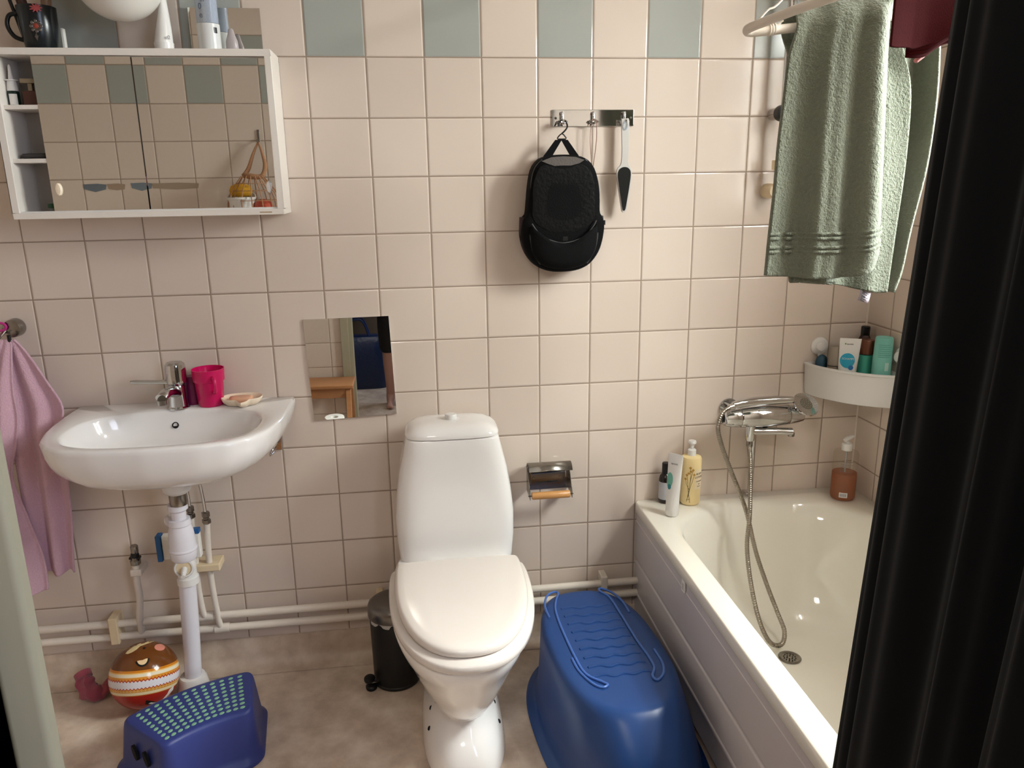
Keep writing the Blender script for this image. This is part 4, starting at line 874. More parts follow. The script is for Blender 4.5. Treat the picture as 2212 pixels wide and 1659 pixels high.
# ================================================================== BOTTLES ON THE BATH RIM
zr = .4575
d = thing('dark_serum_bottle', 'small dark bottle with grey label at the back left corner of the bath', 'bottle', (.985, -.03, zr))
c2 = (.986, -.030)
part('bottle', MB().lathe([(.001, zr+.0003), (.017, zr+.0003), (.0195, zr+.005), (.0195, zr+.075), (.0165, zr+.088), (.0105, zr+.095), (.001, zr+.095)], c2+(0,), n=36), mat('dark_amber', (32, 22, 20), .2), d)
part('label', wrap(rect2d(-.03, .03, .014, .070, 24), c2, .0196, R(-100), zr), mat('label_grey', (178, 178, 184), .5), d)
part('cap', MB().lathe([(.0105, zr+.094), (.0115, zr+.096), (.0115, zr+.127), (.0105, zr+.129), (.001, zr+.1295)], c2+(0,), n=28), M_black, d)
d = thing('white_lotion_tube', 'tall white tube with green leaf print standing on the bath corner', 'tube', (.975, -.128, zr))
tb3 = Vector((.975, -.128, zr)); a3 = R(-48); w3 = Vector((cos(a3), sin(a3), 0)); n3 = Vector((sin(a3), -cos(a3), 0))
def t3(s1, w_, d_, n=40): return [tb3+w3*x+n3*(-y)+Vector((.006*s1, 0, .002+s1*.190+(-.016*(x/.03)*s1 if s1 > .99 else 0)*0)) for x, y, _ in se(0, 0, w_, d_, d_, 0, 2.2, n)]
part('body', MB().loft([t3(0, .0175, .0165)]+[t3(s1, .0185+.0055*s1, .0178*(1-s1**1.35)+.001) for s1 in [k/10+.02*(k == 0) for k in range(11)]]), M_wplast, d, ang=60)
def t3plane(mb, zc, off):
    vs = []
    for p in mb.v:
        hgt = p[1]+zc; s1 = hgt/.190; wm_ = .0185+.0055*s1; dd = .0178*(1-max(0, s1)**1.35)+.001
        xx = max(-.999, min(.999, p[0]/wm_)); vs.append(tuple(tb3+w3*p[0]+n3*(dd*(1-abs(xx)**2.2)**(1/2.2)+off+p[2])+Vector((.006*s1, 0, hgt))))
    return MB().add(vs, mb.f)
part('leaf_print', t3plane(polar_disc(-.010, .112, .0115, sy=2.0), 0, .0006), mat('print_mint', (110, 176, 158), .4), d)
part('leaf_print', t3plane(polar_disc(-.008, .092, .0062, sy=1.3), 0, .0009), mat('print_petrol', (40, 128, 134), .4), d)
part('lettering', t3plane(text_mb('apotek', .008), .163, .0006), mat('print_grey2', (96, 96, 100), .5), d)
d = thing('body_lotion', 'yellow body lotion pump bottle with flower drawing at the back of the bath', 'bottle', (1.06, -.047, zr))
c3 = (1.060, -.048)
part('bottle', MB().lathe([(.001, zr+.0003), (.026, zr+.0003), (.030, zr+.005), (.0305, zr+.010), (.0305, zr+.146), (.028, zr+.152), (.013, zr+.156), (.001, zr+.156)], c3+(0,), n=48), mat('pale_yellow', (240, 216, 160), .35, var=.01), d)
part('pump_collar', MB().lathe([(.0125, zr+.156), (.0125, zr+.173), (.0105, zr+.175), (.0055, zr+.176), (.0055, zr+.188)], c3+(0,), n=28), M_wplast, d)
part('pump_head', MB().lathe([(.006, zr+.186), (.008, zr+.190), (.012, zr+.194), (.0125, zr+.198), (.0105, zr+.202), (.001, zr+.203)], c3+(0,), n=28), M_wplast, d)
part('label_panel', wrap(rect2d(-.008, .026, .055, .118, 16), c3, .0305, R(-72), zr), mat('label_cream', (240, 222, 190), .5), d)
fm = MB()
def stroke(P, w):
    a = rect2d(0, 1, -w/2, w/2, 10); vs = []
    PP = [Vector(p+(0,)) for p in P]
    for x, y, z in a.v:
        t_ = x*(len(PP)-1); i = min(int(t_), len(PP)-2); ff = t_-i; pt = PP[i].lerp(PP[i+1], ff); dd = (PP[i+1]-PP[i]).normalized(); vs.append((pt.x-dd.y*y, pt.y+dd.x*y, 0))
    q = wrap(MB().add(vs, a.f), c3, .0305, R(-118), zr, .0005); return q
for P in ([(-.006, .015), (.000, .05), (.004, .09), (.010, .115)], [(.004, .012), (-.002, .05), (-.004, .075), (-.008, .098)], [(-.002, .03), (.003, .06), (.010, .085), (.013, .10)], [(-.006, .02), (.004, .024)], [(.0, .055), (-.008, .07), (-.012, .085)], [(.002, .07), (.004, .10), (.002, .122)]):
    q = stroke(P, .0011); fm.add(q.v, q.f)
part('flower_stems', fm, mat('print_olive', (84, 70, 34), .5), d)
fm = MB()
for x, y in ((.010, .117), (-.008, .10), (.014, .102), (-.012, .087), (.002, .124), (.004, .112), (-.002, .106)):
    for k in range(3):
        q = wrap(disc2d(x+(k-1)*.0022, y+.002*(k == 1), .0013, .0035, 10, (k-1)*-.4), c3, .0305, R(-118), zr, .0006); fm.add(q.v, q.f)
part('flower_heads', fm, mat('print_ochre', (190, 140, 50), .5), d)
for tx_, yy, sz in (('BODY', .104, .0085), ('LOTION', .093, .0085), ('STANDARD', .080, .0045), ('with', .071, .004), ('flowers', .064, .004)):
    part('lettering', wrap(text_mb(tx_, sz), c3, .0305, R(-58), zr+yy, .0006), mat('print_brown_'+tx_.lower(), (100, 78, 52), .5), d)
d = thing('shower_oil_bottle', 'clear pump bottle half full of amber oil at the back right of the bath', 'bottle', (1.538, -.09, zr))
c4 = (1.538, -.090)
part('oil', MB().lathe([(.001, zr+.003), (.033, zr+.003), (.0355, zr+.008), (.0355, zr+.086), (.001, zr+.086)], c4+(0,), n=48), translucent_mat('amber_oil', (200, 120, 40), .15, .65), d)
part('shell', MB().lathe([(.001, zr+.0003), (.034, zr+.0003), (.0372, zr+.006), (.0372, zr+.145), (.0345, zr+.153), (.016, zr+.158), (.001, zr+.158)], c4+(0,), n=48), clear_mat('bottle_clear', (251, 248, 243), .07, .05), d)
part('dip_tube', MB().lathe([(.0025, zr+.01), (.0025, zr+.158)], c4+(0,), n=10), M_clearp, d)
part('pump_collar', MB().lathe([(.0155, zr+.157), (.0155, zr+.177), (.0135, zr+.179), (.006, zr+.180), (.006, zr+.186)], c4+(0,), n=28), M_wplast, d)
part('pump_head', MB().tube([(c4[0]-.012, c4[1]-.004, zr+.190), (c4[0], c4[1], zr+.194), (c4[0]+.012, c4[1], zr+.199), (c4[0]+.019, c4[1]-.001, zr+.2015)], [.006, .0085, .0065, .0045], 14, 4, flat=.8), M_wplast, d)
part('barcode_label', wrap(rect2d(-.012, .012, .014, .030, 10), c4, .0374, R(-118), zr), M_paper, d)
bcs = MB()
for k in range(12):
    x = -.009+k*.0016; q = wrap(rect2d(x, x+.0004+.0005*(k % 3 == 0), .017, .027, 1), c4, .0374, R(-118), zr, .0006); bcs.add(q.v, q.f)
part('barcode', bcs, M_dark, d)
part('lettering', wrap(text_mb('naturalmente', .0068), c4, .0374, R(-112), zr+.130, .0004), mat('print_grey3', (110, 100, 92), .5), d)
ll = MB()
for k in range(6):
    q = wrap(rect2d(-.019, .018-.003*(k % 2), .120-.0045*k, .1212-.0045*k, 14), c4, .0374, R(-112), zr, .0004); ll.add(q.v, q.f)
part('fine_print', ll, mat('print_grey4', (140, 128, 116), .5), d)

# ================================================================== UPTURNED BABY BATH
bb_ = thing('baby_bath', 'translucent blue baby bath lying upside down on the floor between toilet and bathtub', 'baby bath', (.712, -.43, 0), R(4))
def brg(a, bf, bk, z, n=2.4, cyo=0.0, cxo=0.0, N=96):
    return se(cxo, cyo, a, bf, bk, z, n, N)
part('shell', MB().loft([brg(.205, .445, .325, .001), brg(.208, .449, .330, .006), brg(.203, .442, .324, .011), brg(.190, .425, .308, .016), brg(.180, .410, .298, .03), brg(.175, .395, .292, .08, 2.4, .0), brg(.166, .362, .288, .14, 2.45, .002, -.003),
      brg(.158, .325, .288, .19, 2.5, .006, -.006), brg(.152, .295, .288, .222, 2.55, .01, -.008), brg(.146, .283, .282, .236, 2.6, .012, -.009), brg(.136, .272, .270, .241, 2.6, .013, -.009), brg(.124, .262, .256, .2415, 2.6, .013, -.009),
      brg(.09, .24, .22, .240, 2.6, .013, -.009), brg(.03, .1, .1, .239, 2.4, .013, -.009)], cap0=False), M_tub, bb_, local=True, ang=60)
gl_ = [(.578, -.279), (.576, -.218), (.590, -.165), (.612, -.143), (.627, -.150), (.612, -.195), (.602, -.246), (.602, -.342), (.611, -.482), (.623, -.545), (.655, -.580), (.664, -.592), (.650, -.600), (.630, -.583), (.608, -.53), (.601, -.474)]
gr_ = [(.806, -.285), (.803, -.225), (.786, -.172), (.759, -.143), (.752, -.158), (.772, -.198), (.780, -.29), (.788, -.42), (.796, -.49), (.797, -.54), (.782, -.575), (.790, -.592), (.812, -.568), (.823, -.525), (.820, -.468)]
for g_ in (gl_, gr_):
    part('foot_ridge', MB().tube([(x, y, .2425) for x, y in g_], .0034, 10, 6), M_tubline, bb_)
wv_ = MB()
for k in range(9):
    y0 = -.235-k*.040
    wv_.tube([(.620+.004*k*.5+dx_, y0+dy_, .2395) for dx_, dy_ in ((0, 0), (.03, .006), (.055, -.003), (.08, .005), (.105, -.002), (.13, .006), (.15, .001))], .0042, 8, 5, flat=.8)
part('floor_ribs', wv_, M_tub, bb_)

# ================================================================== BLUE FOOTSTOOL
st = thing('footstool', 'blue plastic curved footstool with pale green dots', 'footstool', (-.36, -.40, 0))
pc = (-.153, -.744)
def arc_ring(r0, r1, a0, a1, z, rc, m=8):
    """rounded arc-shaped ring: radii r0..r1, angles a0..a1 (deg), corner radius rc in metres"""
    P = []; A = lambda r, a: (pc[0]+r*cos(a), pc[1]+r*sin(a), z)
    a0, a1 = R(a0), R(a1)
    for (rr, aa, sr, sa, q0) in ((r1, a1, -1, -1, 90), (r0, a1, 1, -1, 180), (r0, a0, 1, 1, 270), (r1, a0, -1, 1, 0)):
        cr = rr+sr*rc; ca = aa+sa*rc/rr
        for k in range(m+1):
            t_ = R({90: 0, 180: 90, 270: 180, 0: 270}[q0]+90*k/m)
            # local frame: u radial outwards, v towards increasing angle
            u = rc*cos(t_); v = rc*sin(t_)
            P.append(A(cr+u, ca+v/rr))
        # fill along edges
    out = []; n = len(P)
    for i in range(n):
        out.append(P[i])
        j = (i+1) % n
        x0, y0 = P[i][0]-pc[0], P[i][1]-pc[1]; x1, y1 = P[j][0]-pc[0], P[j][1]-pc[1]
        ra, rb = math.hypot(x0, y0), math.hypot(x1, y1); ta, tb_ = math.atan2(y0, x0), math.atan2(y1, x1)
        if i % (m+1) == m:
            for k in range(1, 12):
                w = k/12; out.append(A(ra+(rb-ra)*w, ta+(tb_-ta)*w))
    return out
def ar(g, z, rc): return arc_ring(.322-g*.8, .505+g*.9, 100-g*75, 138.5+g*80, z, rc)
part('body', MB().loft([ar(.040, .001, .05), ar(.041, .006, .05), ar(.038, .012, .05), ar(.026, .022, .042), ar(.020, .035, .038), ar(.012, .08, .032), ar(.004, .125, .026), ar(.0, .137, .022), ar(-.005, .1435, .02), ar(-.012, .1455, .018), ar(-.03, .1455, .01)], cap0=False), M_blues, st, ang=60)
dots = MB()
for i in range(12):
    for j in range(9):
        r = .345+.137*j/8; a = R(104+30.5*i/11)
        p0 = Vector((pc[0]+r*cos(a), pc[1]+r*sin(a), .1456)); ra = a-pi/2+R(18)
        q = disc2d(0, 0, .0068, .0046, 14, ra); v0 = len(dots.v)
        dots.add([(p0.x+x, p0.y+y, .1456) for x, y, _ in q.v]+[(p0.x+x*.8, p0.y+y*.8, .1468) for x, y, _ in q.v], [tuple(k+15 for k in f_) for f_ in q.f]+[(1+k, 1+(k+1) % 14, 16+(k+1) % 14, 16+k) for k in range(14)])
o = part('grip_dots', dots, M_green, st); o['kind'] = 'stuff'
for r, zc in ((.385, .092), (.432, .090)):
    a = R(138.9); nrm = Vector((-sin(a), cos(a), .12)); p0 = Vector((pc[0]+r*cos(a), pc[1]+r*sin(a), zc))+Vector((-sin(a), cos(a), 0))*(.0115*1.15)
    mbh = MB(); q = Vector((cos(a), sin(a), 0)); upv = Vector((0, 0, 1))
    ring0 = [p0+q*(.0075*cos(2*pi*k/20))+upv*(.019*sin(2*pi*k/20))+q*(.006*sin(2*pi*k/20)) for k in range(20)]
    part('hand_hole', mbh.loft([[p-nrm*.008 for p in ring0], [p-nrm*.0005 for p in ring0]]), M_dark, st)

# ================================================================== BALL
BC = Vector((-.560, -.147, .0925)); BR = .092
toC = (Vector((.2325, -2.1846, 1.4307))-BC).normalized(); rt = Vector((0, 0, 1)).cross(toC).normalized(); upc = toC.cross(rt)
e1, roll = R(13.5), R(-8)
axis_ = (upc*cos(e1)+toC*sin(e1)); axis_ = Matrix.Rotation(roll, 3, toC) @ axis_
fx = (rt-axis_*rt.dot(axis_)).normalized(); fy = axis_.cross(fx)
def ball_mat():
    m, t, p = newmat('printed_ball'); N = t.nodes; L = t.links
    g = N.new('ShaderNodeNewGeometry'); sub = N.new('ShaderNodeVectorMath'); sub.operation = 'SUBTRACT'; L.new(g.outputs['Position'], sub.inputs[0]); sub.inputs[1].default_value = BC
    def dot(v):
        n = N.new('ShaderNodeVectorMath'); n.operation = 'DOT_PRODUCT'; L.new(sub.outputs[0], n.inputs[0]); n.inputs[1].default_value = Vector(v)/BR; return n.outputs['Value']
    def mt(op, a, b=0):
        n = N.new('ShaderNodeMath'); n.operation = op
        for i, v in enumerate((a, b)):
            if isinstance(v, (int, float)): n.inputs[i].default_value = v
            else: L.new(v, n.inputs[i])
        return n.outputs[0]
    lat = dot(axis_); az = mt('ARCTAN2', dot(fy), dot(fx))
    tri = mt('ABSOLUTE', mt('SUBTRACT', mt('FRACT', mt('MULTIPLY', az, 9.5)), .5))
    near = mt('LESS_THAN', mt('ABSOLUTE', mt('ADD', lat, .053)), .185)
    zig = mt('MULTIPLY', mt('MULTIPLY', tri, near), mt('MULTIPLY', mt('SIGN', mt('ADD', lat, .053)), .10))
    x = mt('ADD', mt('MULTIPLY', mt('ADD', lat, zig), .5), .5)
    r = N.new('ShaderNodeValToRGB'); r.color_ramp.interpolation = 'CONSTANT'; E_ = r.color_ramp.elements
    st_ = [(-1, (172, 34, 24)), (-0.375, (190, 110, 30)), (-0.358, (236, 214, 170)), (-0.271, (206, 140, 50)), (-0.243, (222, 160, 70)), (-0.208, (180, 60, 24)), (-0.174, (226, 220, 222)), (0.079, (180, 60, 24)), (0.120, (218, 140, 44)), (0.166, (240, 210, 150)), (0.183, (240, 226, 198)), (0.263, (240, 196, 110)), (0.292, (216, 132, 30)), (0.355, (110, 62, 22))]
    E_[0].position = 0; E_[0].color = srgb(*st_[0][1]); E_[1].position = (st_[1][0]+1)/2; E_[1].color = srgb(*st_[1][1])
    for a, c_ in st_[2:]:
        e = E_.new((a+1)/2); e.color = srgb(*c_)
    L.new(x, r.inputs[0]); L.new(r.outputs[0], p.inputs['Base Color']); p.inputs['Roughness'].default_value = .14
    return m
bl = thing('printed_ball', 'small rubber ball with brown smiling face, cream zigzag bands and red base', 'ball', (BC.x, BC.y, 0))
part('shell', MB().lathe([(BR*sin(pi*k/40), -BR*cos(pi*k/40)) for k in range(41)], BC, n=64, d=axis_), ball_mat(), bl, ang=0)
def bpatch(poly, lift=.0004, m=6):
    """patch on the ball from outline points in its front view (unit radius, right/up)"""
    c_ = (sum(p[0] for p in poly)/len(poly), sum(p[1] for p in poly)/len(poly)); vs = []; fs_ = []; n = len(poly)
    def P(x, y): zz = math.sqrt(max(.0, 1-x*x-y*y)); return BC+(rt*x+upc*y+toC*zz)*(BR+lift)
    vs.append(P(*c_))
    for i in range(1, m+1):
        for x, y in poly: vs.append(P(c_[0]+(x-c_[0])*i/m, c_[1]+(y-c_[1])*i/m))
    fs_ += [(0, 1+k, 1+(k+1) % n) for k in range(n)]
    for i in range(m-1):
        for k in range(n): a = 1+i*n; fs_.append((a+k, a+n+k, a+n+(k+1) % n, a+(k+1) % n))
    return MB().add(vs, fs_)
def ell(cx_, cy_, a, b_, rot=0, n=28): return [(cx_+a*cos(2*pi*k/n)*cos(rot)-b_*sin(2*pi*k/n)*sin(rot), cy_+a*cos(2*pi*k/n)*sin(rot)+b_*sin(2*pi*k/n)*cos(rot)) for k in range(n)]
def smile(s_, dy=0): return [(.005+s_*.19*cos(pi+pi*k/16), .43+dy+s_*.20*sin(pi+pi*k/16)) for k in range(17)]
part('mouth', bpatch(smile(1.0), .0003), M_black, bl); part('teeth', bpatch(smile(.74, .005), .0006), mat('ball_cream', (240, 206, 156), .3), bl)
part('cheek', bpatch(ell(.52, .66, .15, .10, R(-22))), mat('ball_pink', (222, 140, 120), .3), bl)
part('eye', bpatch(ell(.10, .755, .04, .025)), M_black, bl)
part('hair_lock', bpatch([(-.42, .74), (-.36, .80), (-.2, .88), (0, .93), (.25, .93), (.42, .885), (.3, .90), (.15, .895), (0, .84), (-.1, .775), (-.22, .73), (-.35, .71)]), mat('ball_cream2', (226, 202, 150), .3), bl)
part('dark_patch', bpatch([(-.10, -.82), (-.06, -.72), (.10, -.80), (.22, -.87), (.12, -.905), (-.02, -.88)]), M_black, bl)
part('white_patch', bpatch([(-.02, -.84), (.05, -.82), (.22, -.87), (.12, -.90)], .0007), M_paper, bl)
part('white_wedge', bpatch([(.60, -.62), (.74, -.54), (.70, -.66), (.55, -.78), (.42, -.86), (.38, -.84)]), M_paper, bl)

# pink sock-like cloth
ck = MB()
sock = [((-.757, -.070, .058), .021), ((-.750, -.080, .048), .023), ((-.739, -.096, .032), .026), ((-.722, -.108, .022), .025), ((-.704, -.102, .018), .020), ((-.688, -.090, .024), .019), ((-.676, -.078, .036), .016), ((-.668, -.070, .046), .012)]
ck.tube([p for p, r in sock], [r for p, r in sock], 18, 6, flat=.8)
ck.v = [(x+.0035*sin(160*z+90*y), y+.0040*sin(190*x+120*z), max(.0012, z+.0035*sin(210*x+60*y))) for x, y, z in ck.v]
cl_ = thing('pink_sock', 'crumpled old-pink sock lying on the floor left of the ball', 'sock', (-.715, -.10, 0))
part('fabric', ck, M_pinkc, cl_, ang=60)
part('cuff', MB().tube([(-.752, -.076, .052), (-.761, -.065, .063)], [.0225, .0235], 18, 1), M_pinkc, cl_, ang=60)
part('opening', MB().lathe([(.017, 0), (.001, .0002)], (-.7615, -.0645, .0636), n=18, d=(-.55, .6, .6)), mat('sock_inside', (96, 40, 52), .9), cl_)

# ================================================================== PEDAL BIN
pbn = thing('pedal_bin', 'small black pedal bin with steel lid behind the left of the toilet', 'pedal bin', (.143, -.140, 0))
bcx, bcy = .143, -.140
part('body', MB().lathe([(.001, .001), (.066, .001), (.068, .004), (.068, .010), (.0665, .012), (.0695, .218), (.001, .219)], (bcx, bcy, 0), n=56), mat('bin_black', (13, 13, 13), .4), pbn)
part('bin_liner', MB().loft([[(bcx+(.0708+.0022*sin(k*2.3)*w)*cos(2*pi*k/72), bcy+(.0708+.0022*sin(k*2.3)*w)*sin(2*pi*k/72), z-(.007+.006*sin(k*.9)+.003*sin(k*2.1))*w) for k in range(72)] for z, w in ((.2225, 0), (.218, .4), (.2175, 1))], False, False), mat('liner_plastic', (186, 184, 182), .3), pbn, ang=60)
part('lid', MB().lathe([(.070, .2195), (.0735, .2195), (.074, .222), (.0735, .245), (.071, .253), (.060, .262), (.04, .268), (.001, .271)], (bcx, bcy, 0), n=56), M_steel, pbn)
part('pedal', MB().loft([se(bcx-.078, bcy-.040, a, b_, b_, z, 2, 28) for z, a, b_ in ((.030, .012, .016), (.032, .016, .021), (.036, .016, .021), (.038, .012, .016))]), M_black, pbn, ang=60)
part('pedal_arm', MB().tube([(bcx-.09, bcy-.05, .029), (bcx-.075, bcy-.045, .024), (bcx-.05, bcy-.03, .015)], .003, 10, 4), M_chrome, pbn)
part('floor_foot', MB().loft([se(bcx-.074, bcy-.036, a, b_, b_, z, 2, 28) for z, a, b_ in ((.0005, .016, .018), (.008, .017, .019), (.014, .012, .014))]), M_black, pbn, ang=60)

# ================================================================== TOWELS, RAIL, GARMENT
solo('drying_rail', MB().tube([(1.614, -.715, 1.755), (1.45, -.712, 1.748), (1.28, -.705, 1.735), (1.14, -.70, 1.716), (1.0, -.692, 1.701), (.929, -.694, 1.693), (.890, -.688, 1.690), (.879, -.692, 1.692), (.882, -.702, 1.696), (.899, -.725, 1.702), (.937, -.781, 1.714), (.972, -.824, 1.723), (1.03, -.893, 1.737), (1.12, -.945, 1.749), (1.30, -.965, 1.765), (1.614, -.97, 1.785)], .0085, 16, 6), M_pipew,
     'white tubular drying rail with a rounded end above the bath', 'drying rail', (1.3, -.7, 1.75))
tw_ = MB()
for k in range(3): tw_.tube([(.9215+.005*k, -.693+.0095*cos(a), 1.693+.0095*sin(a)+.0008*k) for a in [2*pi*i/12 for i in range(13)]], .0016, 6, 1)
tw_.tube([(.933, -.698, 1.701), (.944, -.703, 1.708)], .0016, 6, 1)
solo('string_tie', tw_, M_pipew, 'string knotted round the lower bar of the drying rail near its tip', 'string', (.925, -.693, 1.693))
solo('rail_cord', MB().tube([(.892, -.693, 1.700), (.916, -.694, 1.727), (.950, -.694, 1.752), (1.1, -.69, 1.92), (1.3, -.69, 2.13), (1.48, -.69, 2.345)], .0019, 8, 5), M_pipew, 'thin white cord running up from the drying rail tip to the ceiling', 'cord', (.92, -.694, 1.71))

# green towel: front layer rises over the bar and falls behind as the wider back layer
gt = thing('green_towel', 'sage green terry bath towel hanging folded over the drying rail', 'towel', (1.2, -.5, 1.2))
ctl = []
def tfront(u, amp): return -.740-amp*(.011*sin(2*pi*(u*2.6+.15))+.005*sin(2*pi*(u*5.3+.4))) - .065*(u-.5) + .060*max(0, (u-.78)/.22)**1.6 + .010*math.exp(-((u-.12)/.03)**2)
front = [ # z, x-left, x-right
 (1.2387, 0.9338, 1.1682), (1.262, 0.9346, 1.1743), (1.318, 0.9363, 1.1717), (1.4042, 0.9406, 1.1656), (1.4904, 0.9432, 1.1596), (1.5766, 0.9493, 1.1527), (1.6456, 0.9544, 1.1467), (1.693, 0.9665, 1.1441)]
NX = 15
for zi, (z, xl, xr) in enumerate(front):
    row = []
    for i in range(NX):
        u = i/(NX-1); x = xl+(xr-xl)*u; amp = .35+.65*min(1, (1.697-z)/.30)
        y = tfront(u, amp)
        zz = z + (.026*max(0, (u-.62)/.38)**1.5 if zi < 2 else 0) - (.007*sin(pi*u) if zi == 0 else 0) + .024*u*max(0, (z-1.577)/.116)
        row.append((x, y, zz))
    ctl.append(row)
for dz_, dy_, wf in ((.022, .012, 1), (.034, .030, 1), (.030, .052, 1.0), (.0, .066, 1.05)):   # over the bar
    row = []
    for i in range(NX):
        u = i/(NX-1); x = .9717+.1724*u+.017*(wf-1)*20*u; row.append((x, -.735+dy_-.065*(u-.5)-.004*sin(2*pi*u*2.6), 1.6973+dz_+.024*u+.003*sin(2*pi*u*3.1+1)))
    ctl.append(row)
back = [(1.6456, 0.9803, 1.2148), (1.5766, 0.9889, 1.2346), (1.4473, 0.9975, 1.2406), (1.318, 1.0062, 1.2355), (1.2232, 1.0148, 1.232), (1.1887, 1.0191, 1.2303)]
for z, xl, xr in back:
    row = []
    for i in range(NX):
        u = i/(NX-1); x = xl+(xr-xl)*u; amp = min(1, (1.697-z)/.2)
        row.append((x, -.665+amp*(.008*sin(2*pi*(u*2.2)))-.012*max(0, (u-.85)/.15), z+(.043*max(0, 1-u*1.15) if z < 1.2 else 0)))
    ctl.append(row)
part('cloth', MB().grid([[tuple(p) for p in r] for r in cat_grid(ctl, 5, 6)]), M_terryg, gt, solid=.008, ang=0)
# woven border bands, raised ribs near the front hem
for zb_ in (1.285, 1.294, 1.311, 1.320):
    P_ = []
    for i in range(0, 41):
        u = i/40; x = .9360+.2375*u
        P_.append((x, tfront(u, 1.0)-.0065, zb_+.017*max(0, (u-.62)/.38)**1.5))
    part('woven_band', MB().tube(P_, .0019, 6, 1, flat=1.6), M_terryg, gt)
part('care_label', MB().grid([[(1.172+dx_*.023-w*.008, -.670-.004*sin(w*2)-dx_*.002, 1.208-w*.033-dx_*.008) for dx_ in (0, .5, 1)] for w in (0, .25, .5, .75, 1)]), mat('label_lilac', (176, 166, 176), .6), gt, solid=.0006, ang=0)
ll = MB()
for k in range(9):
    w = .16+k*.09; ll.tube([(1.172+.004-w*.008, -.6725-.004*sin(w*2), 1.208-w*.033-.002), (1.172+.018-.003*(k % 3)-w*.008, -.6735-.004*sin(w*2), 1.208-w*.033-.007)], .0006, 5, 1)
part('label_print', ll, M_dark, gt)
# second, outer towel layer whose edge catches the light
gt2 = thing('green_towel', 'edge of a second sage green towel hanging behind the folded one by the curtain', 'towel', (1.43, -.40, 1.2))
rows_ = []
for z, xl, xr in ((1.196, 1.19, 1.256), (1.232, 1.19, 1.269), (1.318, 1.195, 1.279), (1.447, 1.204, 1.299), (1.577, 1.213, 1.303), (1.663, 1.213, 1.297), (1.719, 1.204, 1.290)):
    rows_.append([(xl+(xr-xl)*u, -.622-.009*sin(2*pi*u*1.1)-.030*max(0, (u-.72)/.28), z-(.010*u if z < 1.2 else 0)) for u in [i/7 for i in range(8)]])
for dz_, dy_ in ((.012, -.02), (.026, -.045), (.032, -.070), (.02, -.092), (-.02, -.10)):
    rows_.append([(1.204+.088*u, -.622+dy_, 1.725+dz_+.010*u) for u in [i/7 for i in range(8)]])
part('cloth', MB().grid([[tuple(p) for p in r] for r in cat_grid(rows_, 5, 6)]), M_terryg, gt2, solid=.007, ang=0)

# burgundy garment on the front bar
rg = thing('burgundy_garment', 'folded burgundy knit garment hanging at the top right beside the curtain', 'garment', (1.05, -.95, 1.62))
def gcl(zoff, yoff, pts_b, top=1.765):
    rows_ = []
    for w in (0, .06, .2, .45, .75, 1):
        rows_.append([(x+(1.048-x)*.04*w, -.952+yoff-.005*sin(46*x+zoff)*(1-w), z+(top-z)*w) for x, z in pts_b])
    return rows_
fr1 = gcl(0, 0, [(1.0023, 1.6246), (1.0135, 1.6233), (1.0264, 1.6237), (1.0376, 1.6237), (1.0462, 1.622), (1.0651, 1.6272), (1.0823, 1.6315), (1.0996, 1.6418), (1.1168, 1.6478), (1.1512, 1.6487)])
part('front_layer', MB().grid([[tuple(p) for p in r] for r in cat_grid(fr1, 4, 4)]), M_red, rg, solid=.003, ang=0)
for k, (yo, dz_) in enumerate(((.006, .0), (.012, -.005), (.018, -.010))):
    l2 = gcl(1+k, yo, [(x, z+dz_) for x, z in [(1.0428, 1.6212), (1.0565, 1.6203), (1.0694, 1.6212), (1.078, 1.6237), (1.0953, 1.6349), (1.1168, 1.6435), (1.1512, 1.647)]])
    part('folded_layer', MB().grid([[tuple(p) for p in r] for r in cat_grid(l2, 4, 4)]), M_red, rg, solid=.0026, ang=0)
part('pink_lining', MB().tube([(1.0694, -0.925, 1.6074), (1.0789, -0.925, 1.616), (1.0892, -0.925, 1.6237), (1.0978, -0.925, 1.6315), (1.0961, -0.925, 1.6384)], [.005, .007, .006, .005, .0035], 10, 4, flat=.7), mat('lining_pink', (226, 150, 150), .7), rg)

# pink hand towel and its hook
hk2 = thing('towel_hook', 'round chrome towel hook on the wall at the left edge', 'hook', (-.802, -.001, 1.07))
part('rosette', MB().lathe([(.023, -.001), (.024, -.004), (.023, -.030), (.0215, -.034), (.012, -.035)], (-.800, 0, 1.072), 'y', 32), M_dchrome, hk2)
part('arm', MB().tube([(-.815, -.034, 1.068), (-.818, -.05, 1.060), (-.818, -.062, 1.056), (-.817, -.068, 1.064)], .004, 10), M_dchrome, hk2)
part('black_clip', MB().box(-.798, -.792, -.066, -.056, 1.034, 1.062), M_black, hk2, bevel=.001)
part('pink_ring', MB().tube([(-.822+.014*cos(a), -.040, 1.080+.010*sin(a)) for a in [2*pi*i/14 for i in range(14)]], .0035, 8, 2, closed=True), mat('ring_magenta', (190, 50, 130), .3), hk2)
pt = thing('pink_towel', 'pink hand towel hanging from the hook left of the basin', 'towel', (-.79, -.08, .3))
rows_ = []
for z, xl, xr, yb in ((.384, -.83, -.731, -.055), (.42, -.835, -.729, -.055), (.55, -.835, -.716, -.052), (.70, -.835, -.708, -.050), (.80, -.835, -.703, -.05), (.866, -.835, -.694, -.05), (.93, -.83, -.722, -.05), (1.0, -.822, -.755, -.052), (1.036, -.810, -.776, -.055), (1.048, -.803, -.785, -.058)):
    n_ = 10; am = min(1, (1.06-z)/.25)
    rows_.append([(xl+(xr-xl)*i/(n_-1), yb-am*(.012*sin(2*pi*i/(n_-1)*2.1+.5)+.006), z+(.006 if z < .4 else 0)*sin(i)) for i in range(n_)])
part('back_layer', MB().grid([[tuple(p) for p in r] for r in cat_grid(rows_, 5, 6)]), M_terryp, pt, solid=.005, ang=0)
rows_ = []
